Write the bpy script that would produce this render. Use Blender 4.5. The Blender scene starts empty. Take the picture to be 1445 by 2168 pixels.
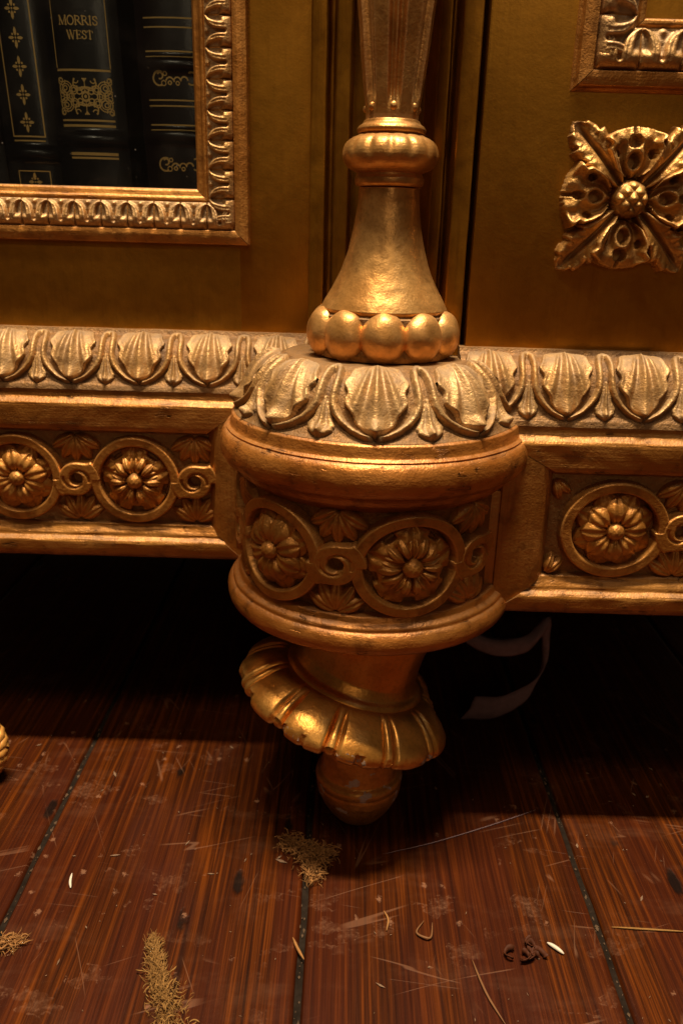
import bpy, bmesh, math, random
import numpy as np
from mathutils import Vector, Matrix, noise
R = math.radians
random.seed(7)
rng = np.random.default_rng(7)
scn = bpy.context.scene
C = scn.collection

# ------------------------------------------------------------------ camera
# pitch / roll recovered from the vanishing point of the cabinet's verticals
CAM_H = 0.348
fpx, cxp, cyp = 1685.0, 722.5, 1084.0
dn = Vector((590 - cxp, 5800 - cyp, fpx)).normalized()
Zc = -dn
Yc = (Vector((0, 0, 1)) - Vector((0, 0, 1)).dot(Zc) * Zc).normalized()
Xc = Yc.cross(Zc)
if Xc.x < 0:
    Xc = -Xc
cam_d = bpy.data.cameras.new('camera')
cam = bpy.data.objects.new('camera', cam_d)
C.objects.link(cam)
rot = Matrix(((Xc.x, -Xc.y, -Xc.z), (Yc.x, -Yc.y, -Yc.z), (Zc.x, -Zc.y, -Zc.z))).to_4x4()
cam.matrix_world = Matrix.Translation((0, 0, CAM_H)) @ rot
cam_d.sensor_fit = 'HORIZONTAL'
cam_d.sensor_width = 36.0
cam_d.lens = fpx / 1445.0 * 36.0
cam_d.clip_start = 0.01
cam_d.clip_end = 50
cam_d.dof.use_dof = True
cam_d.dof.focus_distance = 0.40
cam_d.dof.aperture_fstop = 16.0
scn.camera = cam

# ------------------------------------------------------------------ world, lamps, exposure
w = bpy.data.worlds.new('World')
scn.world = w
w.use_nodes = True
bg = w.node_tree.nodes['Background']
bg.inputs[0].default_value = (1.0, 0.62, 0.34, 1)
bg.inputs[1].default_value = 0.042


def lamp(name, loc, target, sx, sy, power, col):
    l = bpy.data.lights.new(name, 'AREA')
    l.shape = 'RECTANGLE'
    l.size, l.size_y = sx, sy
    l.energy = power
    l.color = col
    o = bpy.data.objects.new(name, l)
    C.objects.link(o)
    o.location = loc
    d = Vector(target) - Vector(loc)
    o.rotation_euler = d.to_track_quat('-Z', 'Y').to_euler()
    return o


lamp('ceiling_lamp', (0.0, 0.22, 2.2), (0.0, 0.40, 0.1), 0.75, 0.07, 84, (1.0, 0.82, 0.58))
lamp('room_lamp', (-0.40, -0.45, 2.2), (0.0, 0.43, 0.25), 0.6, 0.3, 9.5, (1.0, 0.76, 0.48))
lamp('book_fill_lamp', (0.25, -1.7, 1.05), (-0.15, 0.5, 0.42), 0.35, 0.35, 1.5, (1.0, 0.74, 0.46))  # unseen weak fill added in front to bring out the book gilding
lamp('cool_sheen_lamp', (0.9, -0.8, 2.0), (-0.1, 0.5, 0.40), 0.14, 0.22, 0.8, (0.66, 0.78, 1.0))  # small cool source added for the bluish sheen on the book spines
spot_d = bpy.data.lights.new('book_fill_spot', 'SPOT')  # unseen narrow spot added to brighten the books and their lettering
spot_d.energy = 16
spot_d.color = (1.0, 0.78, 0.50)
spot_d.spot_size = R(9)
spot_d.spot_blend = 0.9
spot_d.shadow_soft_size = 0.05
spot = bpy.data.objects.new('book_fill_spot', spot_d)
C.objects.link(spot)
spot.location = (-0.55, -1.2, 1.35)
spot.rotation_euler = (Vector((-0.17, 0.51, 0.425)) - Vector(spot.location)).to_track_quat('-Z', 'Y').to_euler()
scn.view_settings.view_transform = 'Standard'
scn.view_settings.look = 'None'
scn.view_settings.exposure = 0.0
scn.view_settings.gamma = 1.0
scn.view_settings.use_curve_mapping = False
scn.cycles.use_denoising = True
scn.cycles.max_bounces = 6


# ------------------------------------------------------------------ materials
class NT:
    def __init__(self, name):
        self.m = bpy.data.materials.new(name)
        self.m.use_nodes = True
        self.t = self.m.node_tree
        self.t.nodes.clear()
        self.out = self.n('ShaderNodeOutputMaterial')

    def n(self, typ, **kw):
        nd = self.t.nodes.new(typ)
        for k, v in kw.items():
            setattr(nd, k, v)
        return nd

    def l(self, a, b):
        self.t.links.new(a, b)

    def setin(self, nd, key, v):
        if hasattr(v, 'is_output'):
            self.l(v, nd.inputs[key])
        else:
            nd.inputs[key].default_value = v

    def math(self, op, a, b=None, clamp=False):
        nd = self.n('ShaderNodeMath', operation=op, use_clamp=clamp)
        self.setin(nd, 0, a)
        if b is not None:
            self.setin(nd, 1, b)
        return nd.outputs[0]

    def mix(self, f, a, b):
        nd = self.n('ShaderNodeMix', data_type='RGBA')
        self.setin(nd, 0, f)
        self.setin(nd, 6, a)
        self.setin(nd, 7, b)
        return nd.outputs[2]

    def step(self, v, a, b, lo=0.0, hi=1.0):
        nd = self.n('ShaderNodeMapRange', interpolation_type='SMOOTHSTEP')
        self.setin(nd, 0, v)
        for i, q in zip((1, 2, 3, 4), (a, b, lo, hi)):
            nd.inputs[i].default_value = q
        return nd.outputs[0]

    def pos(self, scale=(1, 1, 1), off=(0, 0, 0)):
        if not hasattr(self, 'geo'):
            self.geo = self.n('ShaderNodeNewGeometry')
        mp = self.n('ShaderNodeMapping')
        self.l(self.geo.outputs['Position'], mp.inputs[0])
        mp.inputs['Scale'].default_value = scale
        mp.inputs['Location'].default_value = off
        return mp.outputs[0]

    def noise(self, vec, scale, detail=3.0, rough=0.55, dist=0.0, out=0):
        nd = self.n('ShaderNodeTexNoise')
        self.l(vec, nd.inputs['Vector'])
        nd.inputs['Scale'].default_value = scale
        nd.inputs['Detail'].default_value = detail
        nd.inputs['Roughness'].default_value = rough
        nd.inputs['Distortion'].default_value = dist
        return nd.outputs[out]

    def bump(self, h, strength, dist, normal=None):
        nd = self.n('ShaderNodeBump')
        self.l(h, nd.inputs['Height'])
        nd.inputs['Strength'].default_value = strength
        nd.inputs['Distance'].default_value = dist
        if normal is not None:
            self.l(normal, nd.inputs['Normal'])
        return nd.outputs[0]

    def bsdf(self, **kw):
        p = self.n('ShaderNodeBsdfPrincipled')
        for k, v in kw.items():
            self.setin(p, k.replace('_', ' '), v)
        self.l(p.outputs[0], self.out.inputs[0])
        return p


def c4(r, g, b):
    return (r, g, b, 1.0)


def gold(name, ca, cb, rough=0.38, dust_up=0.5, dust_at=0.8, chip=0.0, brush=(1, 1, 1), bumpk=1.0, metal=0.62, grime=0.60, crack=0.0, ckdir=(1, 1, 1), dk=1.0):
    t = NT(name)
    p1 = t.pos()
    n_big = t.noise(p1, 28, 2, 0.6)
    n_med = t.noise(p1, 170, 3, 0.65)
    n_fin = t.noise(p1, 950, 2, 0.65)
    pb = t.pos(brush)
    n_br = t.noise(pb, 500, 2, 0.6)
    col = t.mix(t.step(n_big, 0.35, 0.65), c4(*ca), c4(*cb))
    col = t.mix(t.math('MULTIPLY', t.step(n_br, 0.45, 0.75), 0.45), col, c4(ca[0] * 0.55, ca[1] * 0.48, ca[2] * 0.4))
    n_gr = t.noise(t.pos((1, 1, 1), (2.2, 5.1, 0.7)), 70, 3, 0.65)
    gr = t.math('MULTIPLY', t.step(n_gr, 0.48, 0.68), grime)
    col = t.mix(gr, col, c4(ca[0] * 0.30, ca[1] * 0.24, ca[2] * 0.20))
    rub = t.math('MULTIPLY', t.step(t.geo.outputs['Pointiness'], 0.515, 0.56), 0.45)
    col = t.mix(rub, col, c4(min(1, ca[0] * 1.35), min(1, ca[1] * 1.45), min(1, ca[2] * 1.9)))
    # dust: settles on upward faces and stays in the carved ground
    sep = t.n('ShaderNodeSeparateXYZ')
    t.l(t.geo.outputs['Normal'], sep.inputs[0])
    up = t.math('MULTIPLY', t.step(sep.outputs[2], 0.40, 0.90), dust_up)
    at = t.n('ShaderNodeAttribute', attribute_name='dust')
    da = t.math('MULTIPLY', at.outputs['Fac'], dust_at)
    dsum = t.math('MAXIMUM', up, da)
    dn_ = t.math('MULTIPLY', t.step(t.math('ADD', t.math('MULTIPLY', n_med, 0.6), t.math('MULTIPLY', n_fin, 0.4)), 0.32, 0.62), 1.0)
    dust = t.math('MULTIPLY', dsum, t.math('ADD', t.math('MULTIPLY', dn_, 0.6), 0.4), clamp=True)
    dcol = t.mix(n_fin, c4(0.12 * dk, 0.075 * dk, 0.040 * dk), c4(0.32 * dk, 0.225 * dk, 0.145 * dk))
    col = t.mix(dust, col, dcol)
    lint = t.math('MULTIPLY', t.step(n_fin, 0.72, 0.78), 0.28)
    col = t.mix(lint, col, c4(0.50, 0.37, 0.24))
    met = t.math('MULTIPLY', t.math('SUBTRACT', 1.0, dust), metal)
    rg = t.math('ADD', t.math('MULTIPLY', n_med, 0.22), rough - 0.11)
    rg = t.math('ADD', rg, t.math('MULTIPLY', dust, 0.30))
    if crack > 0:
        pk = t.pos(ckdir, (4.4, 0.6, 1.9))
        ck = t.step(t.math('ABSOLUTE', t.math('SUBTRACT', t.noise(pk, 90, 2, 0.5, 0.6), 0.5)), 0.010, 0.003)
        ck = t.math('MULTIPLY', ck, t.step(n_gr, 0.50, 0.60))
        col = t.mix(t.math('MULTIPLY', ck, crack), col, c4(0.030, 0.012, 0.004))
        n_med = t.math('SUBTRACT', n_med, t.math('MULTIPLY', ck, 0.5))
    if chip > 0:
        nc = t.noise(t.pos((1, 1, 1), (3.1, 1.7, 5.2)), 75, 5, 0.62, 0.4)
        cf = t.step(nc, 0.75 - chip, 0.765 - chip)
        col = t.mix(cf, col, t.mix(n_fin, c4(0.42, 0.30, 0.25), c4(0.62, 0.52, 0.46)))
        met = t.math('MULTIPLY', met, t.math('SUBTRACT', 1.0, cf))
    hgt = t.math('ADD', t.math('MULTIPLY', n_br, 0.5), t.math('ADD', t.math('MULTIPLY', n_med, 0.9), t.math('MULTIPLY', n_fin, 0.42)))
    if chip > 0:
        hgt = t.math('SUBTRACT', hgt, t.math('MULTIPLY', cf, 0.6))
    nb = t.bump(hgt, 0.55 * bumpk, 0.0009)
    t.bsdf(Base_Color=col, Metallic=met, Roughness=rg, Normal=nb)
    return t.m


GC1, GC2 = (0.55, 0.245, 0.052), (0.42, 0.165, 0.026)
M = {}
M['panel'] = gold('dark gold paint', (0.38, 0.168, 0.014), (0.27, 0.112, 0.006), 0.42, 0.4, 0.5, 0.0, (1, 1, 0.06), 0.22, 0.85, 0.30)
M['railx'] = gold('gold rail paint', GC1, GC2, 0.40, 0.5, 0.6, 0.03, (0.05, 1, 1), 1.0, 0.62, 0.60, 0.8, (0.3, 2.5, 2.5))
M['railz'] = gold('gold stile paint', GC1, GC2, 0.42, 0.4, 0.6, 0.025, (1, 1, 0.05))
M['drum'] = gold('copper gold paint', (0.62, 0.245, 0.048), (0.49, 0.168, 0.026), 0.36, 0.4, 0.6, 0.045, (0.25, 0.25, 1), 1.0, 0.62, 0.60, 0.85, (0.35, 0.35, 3.0))
M['orn'] = gold('carved gold', (0.62, 0.38, 0.160), (0.53, 0.290, 0.095), 0.46, 0.75, 0.85, 0.0, (1, 1, 1), 1.2)
M['boss'] = gold('boss gold', (0.64, 0.345, 0.095), (0.52, 0.245, 0.052), 0.42, 0.25, 0.6, 0.0, (1, 1, 1), 1.3)
M['ground'] = gold('dusty gold ground', (0.36, 0.18, 0.050), (0.27, 0.12, 0.028), 0.5, 0.55, 0.62, 0.0, (1, 1, 1), 1.6, 0.7, 0.7, 0.0, (1, 1, 1), 0.58)
M['frz'] = gold('frieze gold', (0.58, 0.258, 0.052), (0.47, 0.186, 0.029), 0.42, 0.25, 0.45, 0.0)
M['col'] = gold('column gold', (0.74, 0.400, 0.125), (0.64, 0.300, 0.075), 0.37, 0.25, 0.6, 0.0, (1, 1, 1), 0.5, 0.68, 0.40)
M['ball'] = gold('worn foot gold', (0.70, 0.34, 0.075), (0.56, 0.235, 0.038), 0.38, 0.1, 0.6, 0.14, (1, 1, 1), 0.8, 0.6, 0.5)
M['foot'] = gold('foot gold', (0.82, 0.40, 0.090), (0.66, 0.27, 0.042), 0.33, 0.1, 0.6, 0.03, (1, 1, 1), 0.5, 0.8, 0.30)


def plain(name, col, rough=0.6, spec=0.5, metal=0.0, var=0.3, scale=200, bumpk=0.3):
    t = NT(name)
    nn = t.noise(t.pos(), scale, 4, 0.6)
    c = t.mix(nn, c4(*[q * (1 - var) for q in col]), c4(*[min(1, q * (1 + var)) for q in col]))
    nb = t.bump(nn, bumpk, 0.0006)
    t.bsdf(Base_Color=c, Roughness=rough, Metallic=metal, Specular_IOR_Level=spec, Normal=nb)
    return t.m


M['black'] = plain('black leather', (0.008, 0.009, 0.012), 0.24, 0.5, 0, 0.4, 900, 0.12)
M['maroon'] = plain('dark maroon leather', (0.013, 0.007, 0.009), 0.26, 0.5, 0, 0.4, 900, 0.12)
M['gilt'] = plain('book gilt', (0.95, 0.54, 0.18), 0.5, 0.4, 0.25, 0.35, 1500, 0.2)
M['paper'] = plain('paper', (0.45, 0.38, 0.26), 0.8)
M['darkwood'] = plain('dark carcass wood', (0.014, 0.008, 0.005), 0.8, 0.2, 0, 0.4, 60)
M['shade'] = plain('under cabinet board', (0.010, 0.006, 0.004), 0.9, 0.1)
M['gesso'] = plain('exposed gesso', (0.32, 0.21, 0.15), 0.9, 0.2, 0, 0.35, 400, 0.6)
M['moss'] = plain('dried moss', (0.30, 0.155, 0.045), 0.85, 0.2, 0, 0.45, 500)
M['moss2'] = plain('dusty dried moss', (0.33, 0.155, 0.050), 0.85, 0.2, 0, 0.45, 500)
M['straw'] = plain('straw', (0.20, 0.09, 0.035), 0.6, 0.3, 0, 0.3, 300)
M['pale'] = plain('pale splinter wood', (0.72, 0.64, 0.52), 0.6, 0.3, 0, 0.15, 300)
M['husk'] = plain('brown husk', (0.07, 0.022, 0.010), 0.6, 0.1, 0, 0.5, 350)
M['ribbon'] = plain('lilac grey ribbon', (0.26, 0.17, 0.18), 0.85, 0.2)
M['rope'] = plain('golden cord', (0.66, 0.30, 0.06), 0.45, 0.5, 0.25, 0.3, 600)
M['crumb'] = plain('crumbs', (0.24, 0.15, 0.095), 0.9, 0.1, 0, 0.6, 900)
M['filler'] = plain('dirt in joint', (0.019, 0.0135, 0.010), 1.0, 0.0, 0, 0.95, 170, 1.0)
M['grit'] = plain('grit', (0.12, 0.075, 0.045), 0.9, 0.1, 0, 0.5, 800)


def wood_mat():
    t = NT('worn varnished pine')
    oi = t.n('ShaderNodeObjectInfo')
    cmb = t.n('ShaderNodeCombineXYZ')
    t.l(t.math('MULTIPLY', oi.outputs['Random'], 37.0), cmb.inputs[0])
    t.l(t.math('MULTIPLY', oi.outputs['Random'], 11.0), cmb.inputs[2])
    base = t.pos()
    add = t.n('ShaderNodeVectorMath', operation='ADD')
    t.l(base, add.inputs[0])
    t.l(cmb.outputs[0], add.inputs[1])
    P = add.outputs[0]

    def mp(scale, off=(0, 0, 0)):
        m = t.n('ShaderNodeMapping')
        t.l(P, m.inputs[0])
        m.inputs['Scale'].default_value = scale
        m.inputs['Location'].default_value = off
        return m.outputs[0]
    # growth rings: lines along Y, gently bending
    warp = t.noise(mp((16, 1.6, 1)), 1.0, 2, 0.5)
    sx = t.n('ShaderNodeSeparateXYZ')
    t.l(P, sx.inputs[0])
    ph = t.math('ADD', t.math('MULTIPLY', sx.outputs[0], 1150.0), t.math('MULTIPLY', warp, 60.0))
    rings = t.math('ADD', t.math('MULTIPLY', t.math('SINE', ph), 0.5), 0.5)
    fib = t.noise(mp((1100, 16, 1)), 1.0, 3, 0.65)
    fib2 = t.noise(mp((360, 9, 1)), 1.0, 2, 0.5, 0.6)
    hue = t.noise(mp((40, 4, 1), (3, 8, 0)), 1.0, 2, 0.5)
    blot = t.noise(mp((26, 9, 1), (4, 2, 0)), 1.0, 3, 0.5)
    g = t.math('ADD', t.math('MULTIPLY', rings, 0.07), t.math('ADD', t.math('MULTIPLY', fib, 0.50), t.math('MULTIPLY', fib2, 0.46)))
    ramp = t.n('ShaderNodeValToRGB')
    t.l(g, ramp.inputs[0])
    e = ramp.color_ramp.elements
    e[0].position, e[0].color = 0.34, c4(0.008, 0.0022, 0.0010)
    e[1].position, e[1].color = 0.78, c4(0.215, 0.0500, 0.0026)
    q = e.new(0.52)
    q.color = c4(0.054, 0.0118, 0.0009)
    col = ramp.outputs[0]
    col = t.mix(t.math('MULTIPLY', t.step(blot, 0.50, 0.72), 0.55), col, c4(0.045, 0.012, 0.008))
    col = t.mix(t.math('MULTIPLY', t.step(hue, 0.40, 0.62), 0.55), col, t.mix(g, c4(0.008, 0.0020, 0.0014), c4(0.080, 0.013, 0.0040)))
    lines = t.noise(mp((420, 3.2, 1), (9, 5, 0)), 1.0, 2, 0.5, 0.25)
    col = t.mix(t.math('MULTIPLY', t.step(lines, 0.57, 0.68), 0.5), col, c4(0.012, 0.0030, 0.0016))
    col = t.mix(t.math('MULTIPLY', oi.outputs['Random'], 0.22), col, c4(0.040, 0.0080, 0.0020))
    # ink-dark dents
    vd = t.n('ShaderNodeTexVoronoi')
    t.l(mp((34, 12, 1), (0.3, 0.2, 0)), vd.inputs['Vector'])
    vd.inputs['Scale'].default_value = 1.25
    dsel = t.n('ShaderNodeSeparateColor')
    t.l(vd.outputs['Color'], dsel.inputs[0])
    wob = t.noise(mp((300, 140, 1)), 1.0, 2, 0.5)
    dd = t.math('ADD', vd.outputs['Distance'], t.math('MULTIPLY', wob, 0.12))
    dent = t.math('MULTIPLY', t.step(dd, 0.235, 0.165), t.step(dsel.outputs[0], 0.55, 0.57))
    col = t.mix(t.math('MULTIPLY', dent, 0.9), col, c4(0.006, 0.0038, 0.0030))
    # lifted varnish: flakes with a bright torn rim, running across the boards
    pw = t.pos((1, 1.5, 1), (0.13, 0.37, 0))
    wv = t.noise(pw, 60, 2, 0.6, 0.0, 1)
    wadd = t.n('ShaderNodeVectorMath', operation='MULTIPLY_ADD')
    t.l(wv, wadd.inputs[0])
    wadd.inputs[1].default_value = (0.022, 0.022, 0)
    t.l(pw, wadd.inputs[2])
    nA = t.noise(wadd.outputs[0], 31, 3.2, 0.60)
    nM = t.noise(t.pos((1, 1, 1), (7, 3, 0)), 13, 2, 0.6)
    nF = t.noise(t.pos(), 420, 3, 0.75)
    rimf = t.step(t.math('ABSOLUTE', t.math('SUBTRACT', nA, 0.60)), 0.016, 0.002)
    patch = t.step(nA, 0.595, 0.66)
    area = t.step(nM, 0.44, 0.56)
    milky = t.math('MULTIPLY', t.math('ADD', t.math('MULTIPLY', t.math('MULTIPLY', rimf, t.step(nF, 0.42, 0.66)), 0.35), t.math('MULTIPLY', patch, t.math('ADD', t.math('MULTIPLY', t.step(nF, 0.40, 0.80), 0.42), 0.10))), area)
    # dull haze of fine rubbing
    haze_ = t.math('MULTIPLY', t.step(t.noise(t.pos((0.5, 1.2, 1), (1.7, 8.2, 0)), 30, 4, 0.7), 0.50, 0.80), 0.14)
    milky = t.math('MAXIMUM', milky, haze_)
    # scattered small flakes
    vf = t.n('ShaderNodeTexVoronoi')
    t.l(t.pos((1, 0.8, 1)), vf.inputs['Vector'])
    vf.inputs['Scale'].default_value = 95.0
    fs = t.n('ShaderNodeSeparateColor')
    t.l(vf.outputs['Color'], fs.inputs[0])
    fl = t.math('MULTIPLY', t.step(t.math('ADD', vf.outputs['Distance'], t.math('MULTIPLY', nF, 0.7)), 0.52, 0.40), t.step(fs.outputs[1], 0.74, 0.76))
    milky = t.math('MAXIMUM', milky, t.math('MULTIPLY', fl, 0.75))
    # hair scratches: thin lines of stretched noise in several directions
    scr = None
    for a, sc_, off in ((0.15, 60, 0.0), (-0.35, 45, 3.0), (1.1, 40, 6.0), (-1.25, 50, 9.0)):
        m = t.n('ShaderNodeMapping')
        t.l(base, m.inputs[0])
        m.inputs['Rotation'].default_value = (0, 0, a)
        m.inputs['Location'].default_value = (off, off * 0.7, 0)
        m2 = t.n('ShaderNodeMapping')
        t.l(m.outputs[0], m2.inputs[0])
        m2.inputs['Scale'].default_value = (3.2, sc_, 1)
        ns = t.noise(m2.outputs[0], 1.0, 1.5, 0.5)
        ln = t.step(t.math('ABSOLUTE', t.math('SUBTRACT', ns, 0.5)), 0.0065, 0.002)
        gate = t.noise(t.pos((1, 1, 1), (off * 2, off, 0)), 19, 2, 0.5)
        ln = t.math('MULTIPLY', ln, t.step(gate, 0.57, 0.66))
        scr = ln if scr is None else t.math('MAXIMUM', scr, ln)
    milky = t.math('MAXIMUM', milky, t.math('MULTIPLY', scr, 0.40))
    col = t.mix(t.math('MULTIPLY', milky, 0.62), col, c4(0.33, 0.155, 0.080))
    rough = t.math('ADD', t.math('MULTIPLY', milky, 0.35), t.math('ADD', 0.30, t.math('MULTIPLY', fib, 0.18)))
    h = t.math('ADD', t.math('MULTIPLY', g, 0.8), t.math('MULTIPLY', milky, 0.5))
    h = t.math('SUBTRACT', h, t.math('MULTIPLY', dent, 1.5))
    nb = t.bump(h, 0.5, 0.0006)
    t.bsdf(Base_Color=col, Roughness=rough, Normal=nb, Specular_IOR_Level=0.16)
    return t.m


M['floor'] = wood_mat()


def glass_mat():
    t = NT('dusty glass')
    fr = t.n('ShaderNodeFresnel')
    fr.inputs[0].default_value = 1.45
    tr = t.n('ShaderNodeBsdfTransparent')
    tr.inputs[0].default_value = (0.93, 0.95, 0.95, 1)
    gl = t.n('ShaderNodeBsdfGlossy')
    gl.inputs['Roughness'].default_value = 0.06
    mx = t.n('ShaderNodeMixShader')
    t.l(fr.outputs[0], mx.inputs[0])
    t.l(tr.outputs[0], mx.inputs[1])
    t.l(gl.outputs[0], mx.inputs[2])
    df = t.n('ShaderNodeBsdfDiffuse')
    df.inputs[0].default_value = (0.55, 0.5, 0.45, 1)
    vf = t.n('ShaderNodeTexVoronoi')
    t.l(t.pos(), vf.inputs['Vector'])
    vf.inputs['Scale'].default_value = 210
    sc = t.n('ShaderNodeSeparateColor')
    t.l(vf.outputs['Color'], sc.inputs[0])
    speck = t.math('MULTIPLY', t.step(vf.outputs['Distance'], 0.12, 0.06), t.step(sc.outputs[0], 0.9, 0.92))
    film = t.math('MULTIPLY', t.step(t.noise(t.pos(), 40, 4, 0.6), 0.45, 0.8), 0.02)
    m2 = t.n('ShaderNodeMixShader')
    t.l(t.math('MAXIMUM', t.math('MULTIPLY', speck, 0.5), film), m2.inputs[0])
    t.l(mx.outputs[0], m2.inputs[1])
    t.l(df.outputs[0], m2.inputs[2])
    t.l(m2.outputs[0], t.out.inputs[0])
    return t.m


M['glass'] = glass_mat()


# ------------------------------------------------------------------ mesh helpers (metres; u,v,h maps)
def mesh_of(verts, faces, smooth=True, angle=None, dust=None):
    me = bpy.data.meshes.new('m')
    me.from_pydata([tuple(map(float, v)) for v in verts], [], faces)
    me.update()
    if smooth:
        me.polygons.foreach_set('use_smooth', [True] * len(me.polygons))
        if angle:
            me.set_sharp_from_angle(angle=R(angle))
    if dust is not None:
        a = me.attributes.new('dust', 'FLOAT', 'POINT')
        if np.isscalar(dust):
            dust = np.full(len(me.vertices), dust)
        a.data.foreach_set('value', np.asarray(dust, dtype=np.float32))
    return me


def obj(name, me, mat, parent=None, loc=None):
    o = bpy.data.objects.new(name, me)
    me.name = name
    C.objects.link(o)
    if len(me.materials) == 0 and mat:
        me.materials.append(M[mat])
    if loc is not None:
        o.location = loc
    if parent is not None:
        o.parent = parent
        if parent.type == 'EMPTY':
            o.matrix_parent_inverse = Matrix.Translation(-Vector(parent.location))
    return o


def tag(o, label, cat, group=None):
    o['label'] = label
    o['category'] = cat
    if group:
        o['group'] = group
    return o


def thing(name, label, cat, loc=(0, 0, 0), group=None):
    o = bpy.data.objects.new(name, None)
    C.objects.link(o)
    o.location = loc
    o.empty_display_size = 0.02
    return tag(o, label, cat, group)


def nz(x, y, z, s=1.0):
    return noise.noise(Vector((x * s, y * s, z * s)))


def rounded(pts, r, n=3, closed=False):
    """round the corners of a polyline profile"""
    out = []
    P = [Vector(p) for p in pts]
    N = len(P)
    for i, p in enumerate(P):
        if not closed and i in (0, N - 1):
            out.append(tuple(p))
            continue
        a, b = P[i - 1], P[(i + 1) % N]
        da, db = a - p, b - p
        rr = min(r, da.length * 0.45, db.length * 0.45)
        s, e = p + da.normalized() * rr, p + db.normalized() * rr
        for k in range(n + 1):
            q = k / n
            out.append(tuple((1 - q) ** 2 * s + 2 * q * (1 - q) * p + q * q * e))
    return out


def sweep_x(prof, x0, x1, seg=40, jit=0.00018, angle=40, dust=None, closed=True, seed=0.0, xs=None, xe=None):
    """profile [(y,z)] swept along x, hand-planed unevenness; xs/xe give mitred ends per height"""
    V, F, D = [], [], []
    n = len(prof)
    for k in range(seg + 1):
        for i, (y, z) in enumerate(prof):
            xa = xs(z) if xs else x0
            xb = xe(z) if xe else x1
            x = xa + (xb - xa) * k / seg
            a = nz(x * 55, i * 0.35 + seed, 1.3) * jit + nz(x * 260, i * 0.7 + seed, 4.3) * jit * 0.5
            b = nz(x * 55, i * 0.35 + seed, 7.9) * jit + nz(x * 230, i * 0.7 + seed, 9.3) * jit * 0.5
            V.append((x, y + a, z + b))
    m = n if closed else n - 1
    for k in range(seg):
        for i in range(m):
            j = (i + 1) % n
            F.append((k * n + i, k * n + j, (k + 1) * n + j, (k + 1) * n + i))
    if closed:
        F.append(tuple(range(n))[::-1])
        F.append(tuple(seg * n + i for i in range(n)))
    me = mesh_of(V, F, True, angle, dust)
    fix(me)
    return me


def fix(me):
    bm = bmesh.new()
    bm.from_mesh(me)
    bmesh.ops.recalc_face_normals(bm, faces=bm.faces)
    bm.to_mesh(me)
    bm.free()


def box(x0, x1, y0, y1, z0, z1, bev=0.0006, jit=0.0):
    bm = bmesh.new()
    bmesh.ops.create_cube(bm, size=1)
    for v in bm.verts:
        v.co = Vector((x0 + (v.co.x + .5) * (x1 - x0), y0 + (v.co.y + .5) * (y1 - y0), z0 + (v.co.z + .5) * (z1 - z0)))
    if bev:
        bmesh.ops.bevel(bm, geom=bm.edges[:], offset=bev, segments=2, affect='EDGES', profile=0.6)
    me = bpy.data.meshes.new('m')
    bm.to_mesh(me)
    bm.free()
    me.polygons.foreach_set('use_smooth', [True] * len(me.polygons))
    me.set_sharp_from_angle(angle=R(35))
    return me


def catmull(pts, n):
    P = [np.array(p, float) for p in pts]
    P = [2 * P[0] - P[1]] + P + [2 * P[-1] - P[-2]]
    out = []
    for i in range(1, len(P) - 2):
        for k in range(n):
            t = k / n
            out.append(0.5 * (2 * P[i] + (P[i + 1] - P[i - 1]) * t + (2 * P[i - 1] - 5 * P[i] + 4 * P[i + 1] - P[i + 2]) * t * t + (3 * P[i] - P[i - 1] - 3 * P[i + 1] + P[i + 2]) * t ** 3))
    out.append(P[-2])
    return np.array(out)


def lathe(prof, axis, a0=-180, a1=180, seg=120, mod=None, jit=0.00015, angle=40, dust=None, seed=0.0, M4=None):
    """prof [(r,z)], angle measured from the camera-facing (-y) direction towards +x"""
    V, F = [], []
    n = len(prof)
    full = abs(a1 - a0) >= 359.9
    cnt = seg if full else seg + 1
    for k in range(cnt):
        th = R(a0 + (a1 - a0) * k / seg)
        s, c = math.sin(th), math.cos(th)
        for i, (r, z) in enumerate(prof):
            if mod:
                r, z = mod(r, z, th, i)
            if r > 0.0005:
                q = nz(s * r * 60, c * r * 60, z * 60 + seed) * jit + nz(s * r * 260, c * r * 260, z * 260 + seed) * jit * 0.5
                r += q
            p = Vector((r * s, -r * c, z))
            if M4 is not None:
                p = M4 @ p
            V.append((axis[0] + p.x, axis[1] + p.y, p.z + (axis[2] if len(axis) > 2 else 0)))
    for k in range(seg):
        k2 = (k + 1) % cnt
        for i in range(n - 1):
            F.append((k * n + i, k2 * n + i, k2 * n + i + 1, k * n + i + 1))
    me = mesh_of(V, F, True, angle, dust)
    fix(me)
    return me


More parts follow.
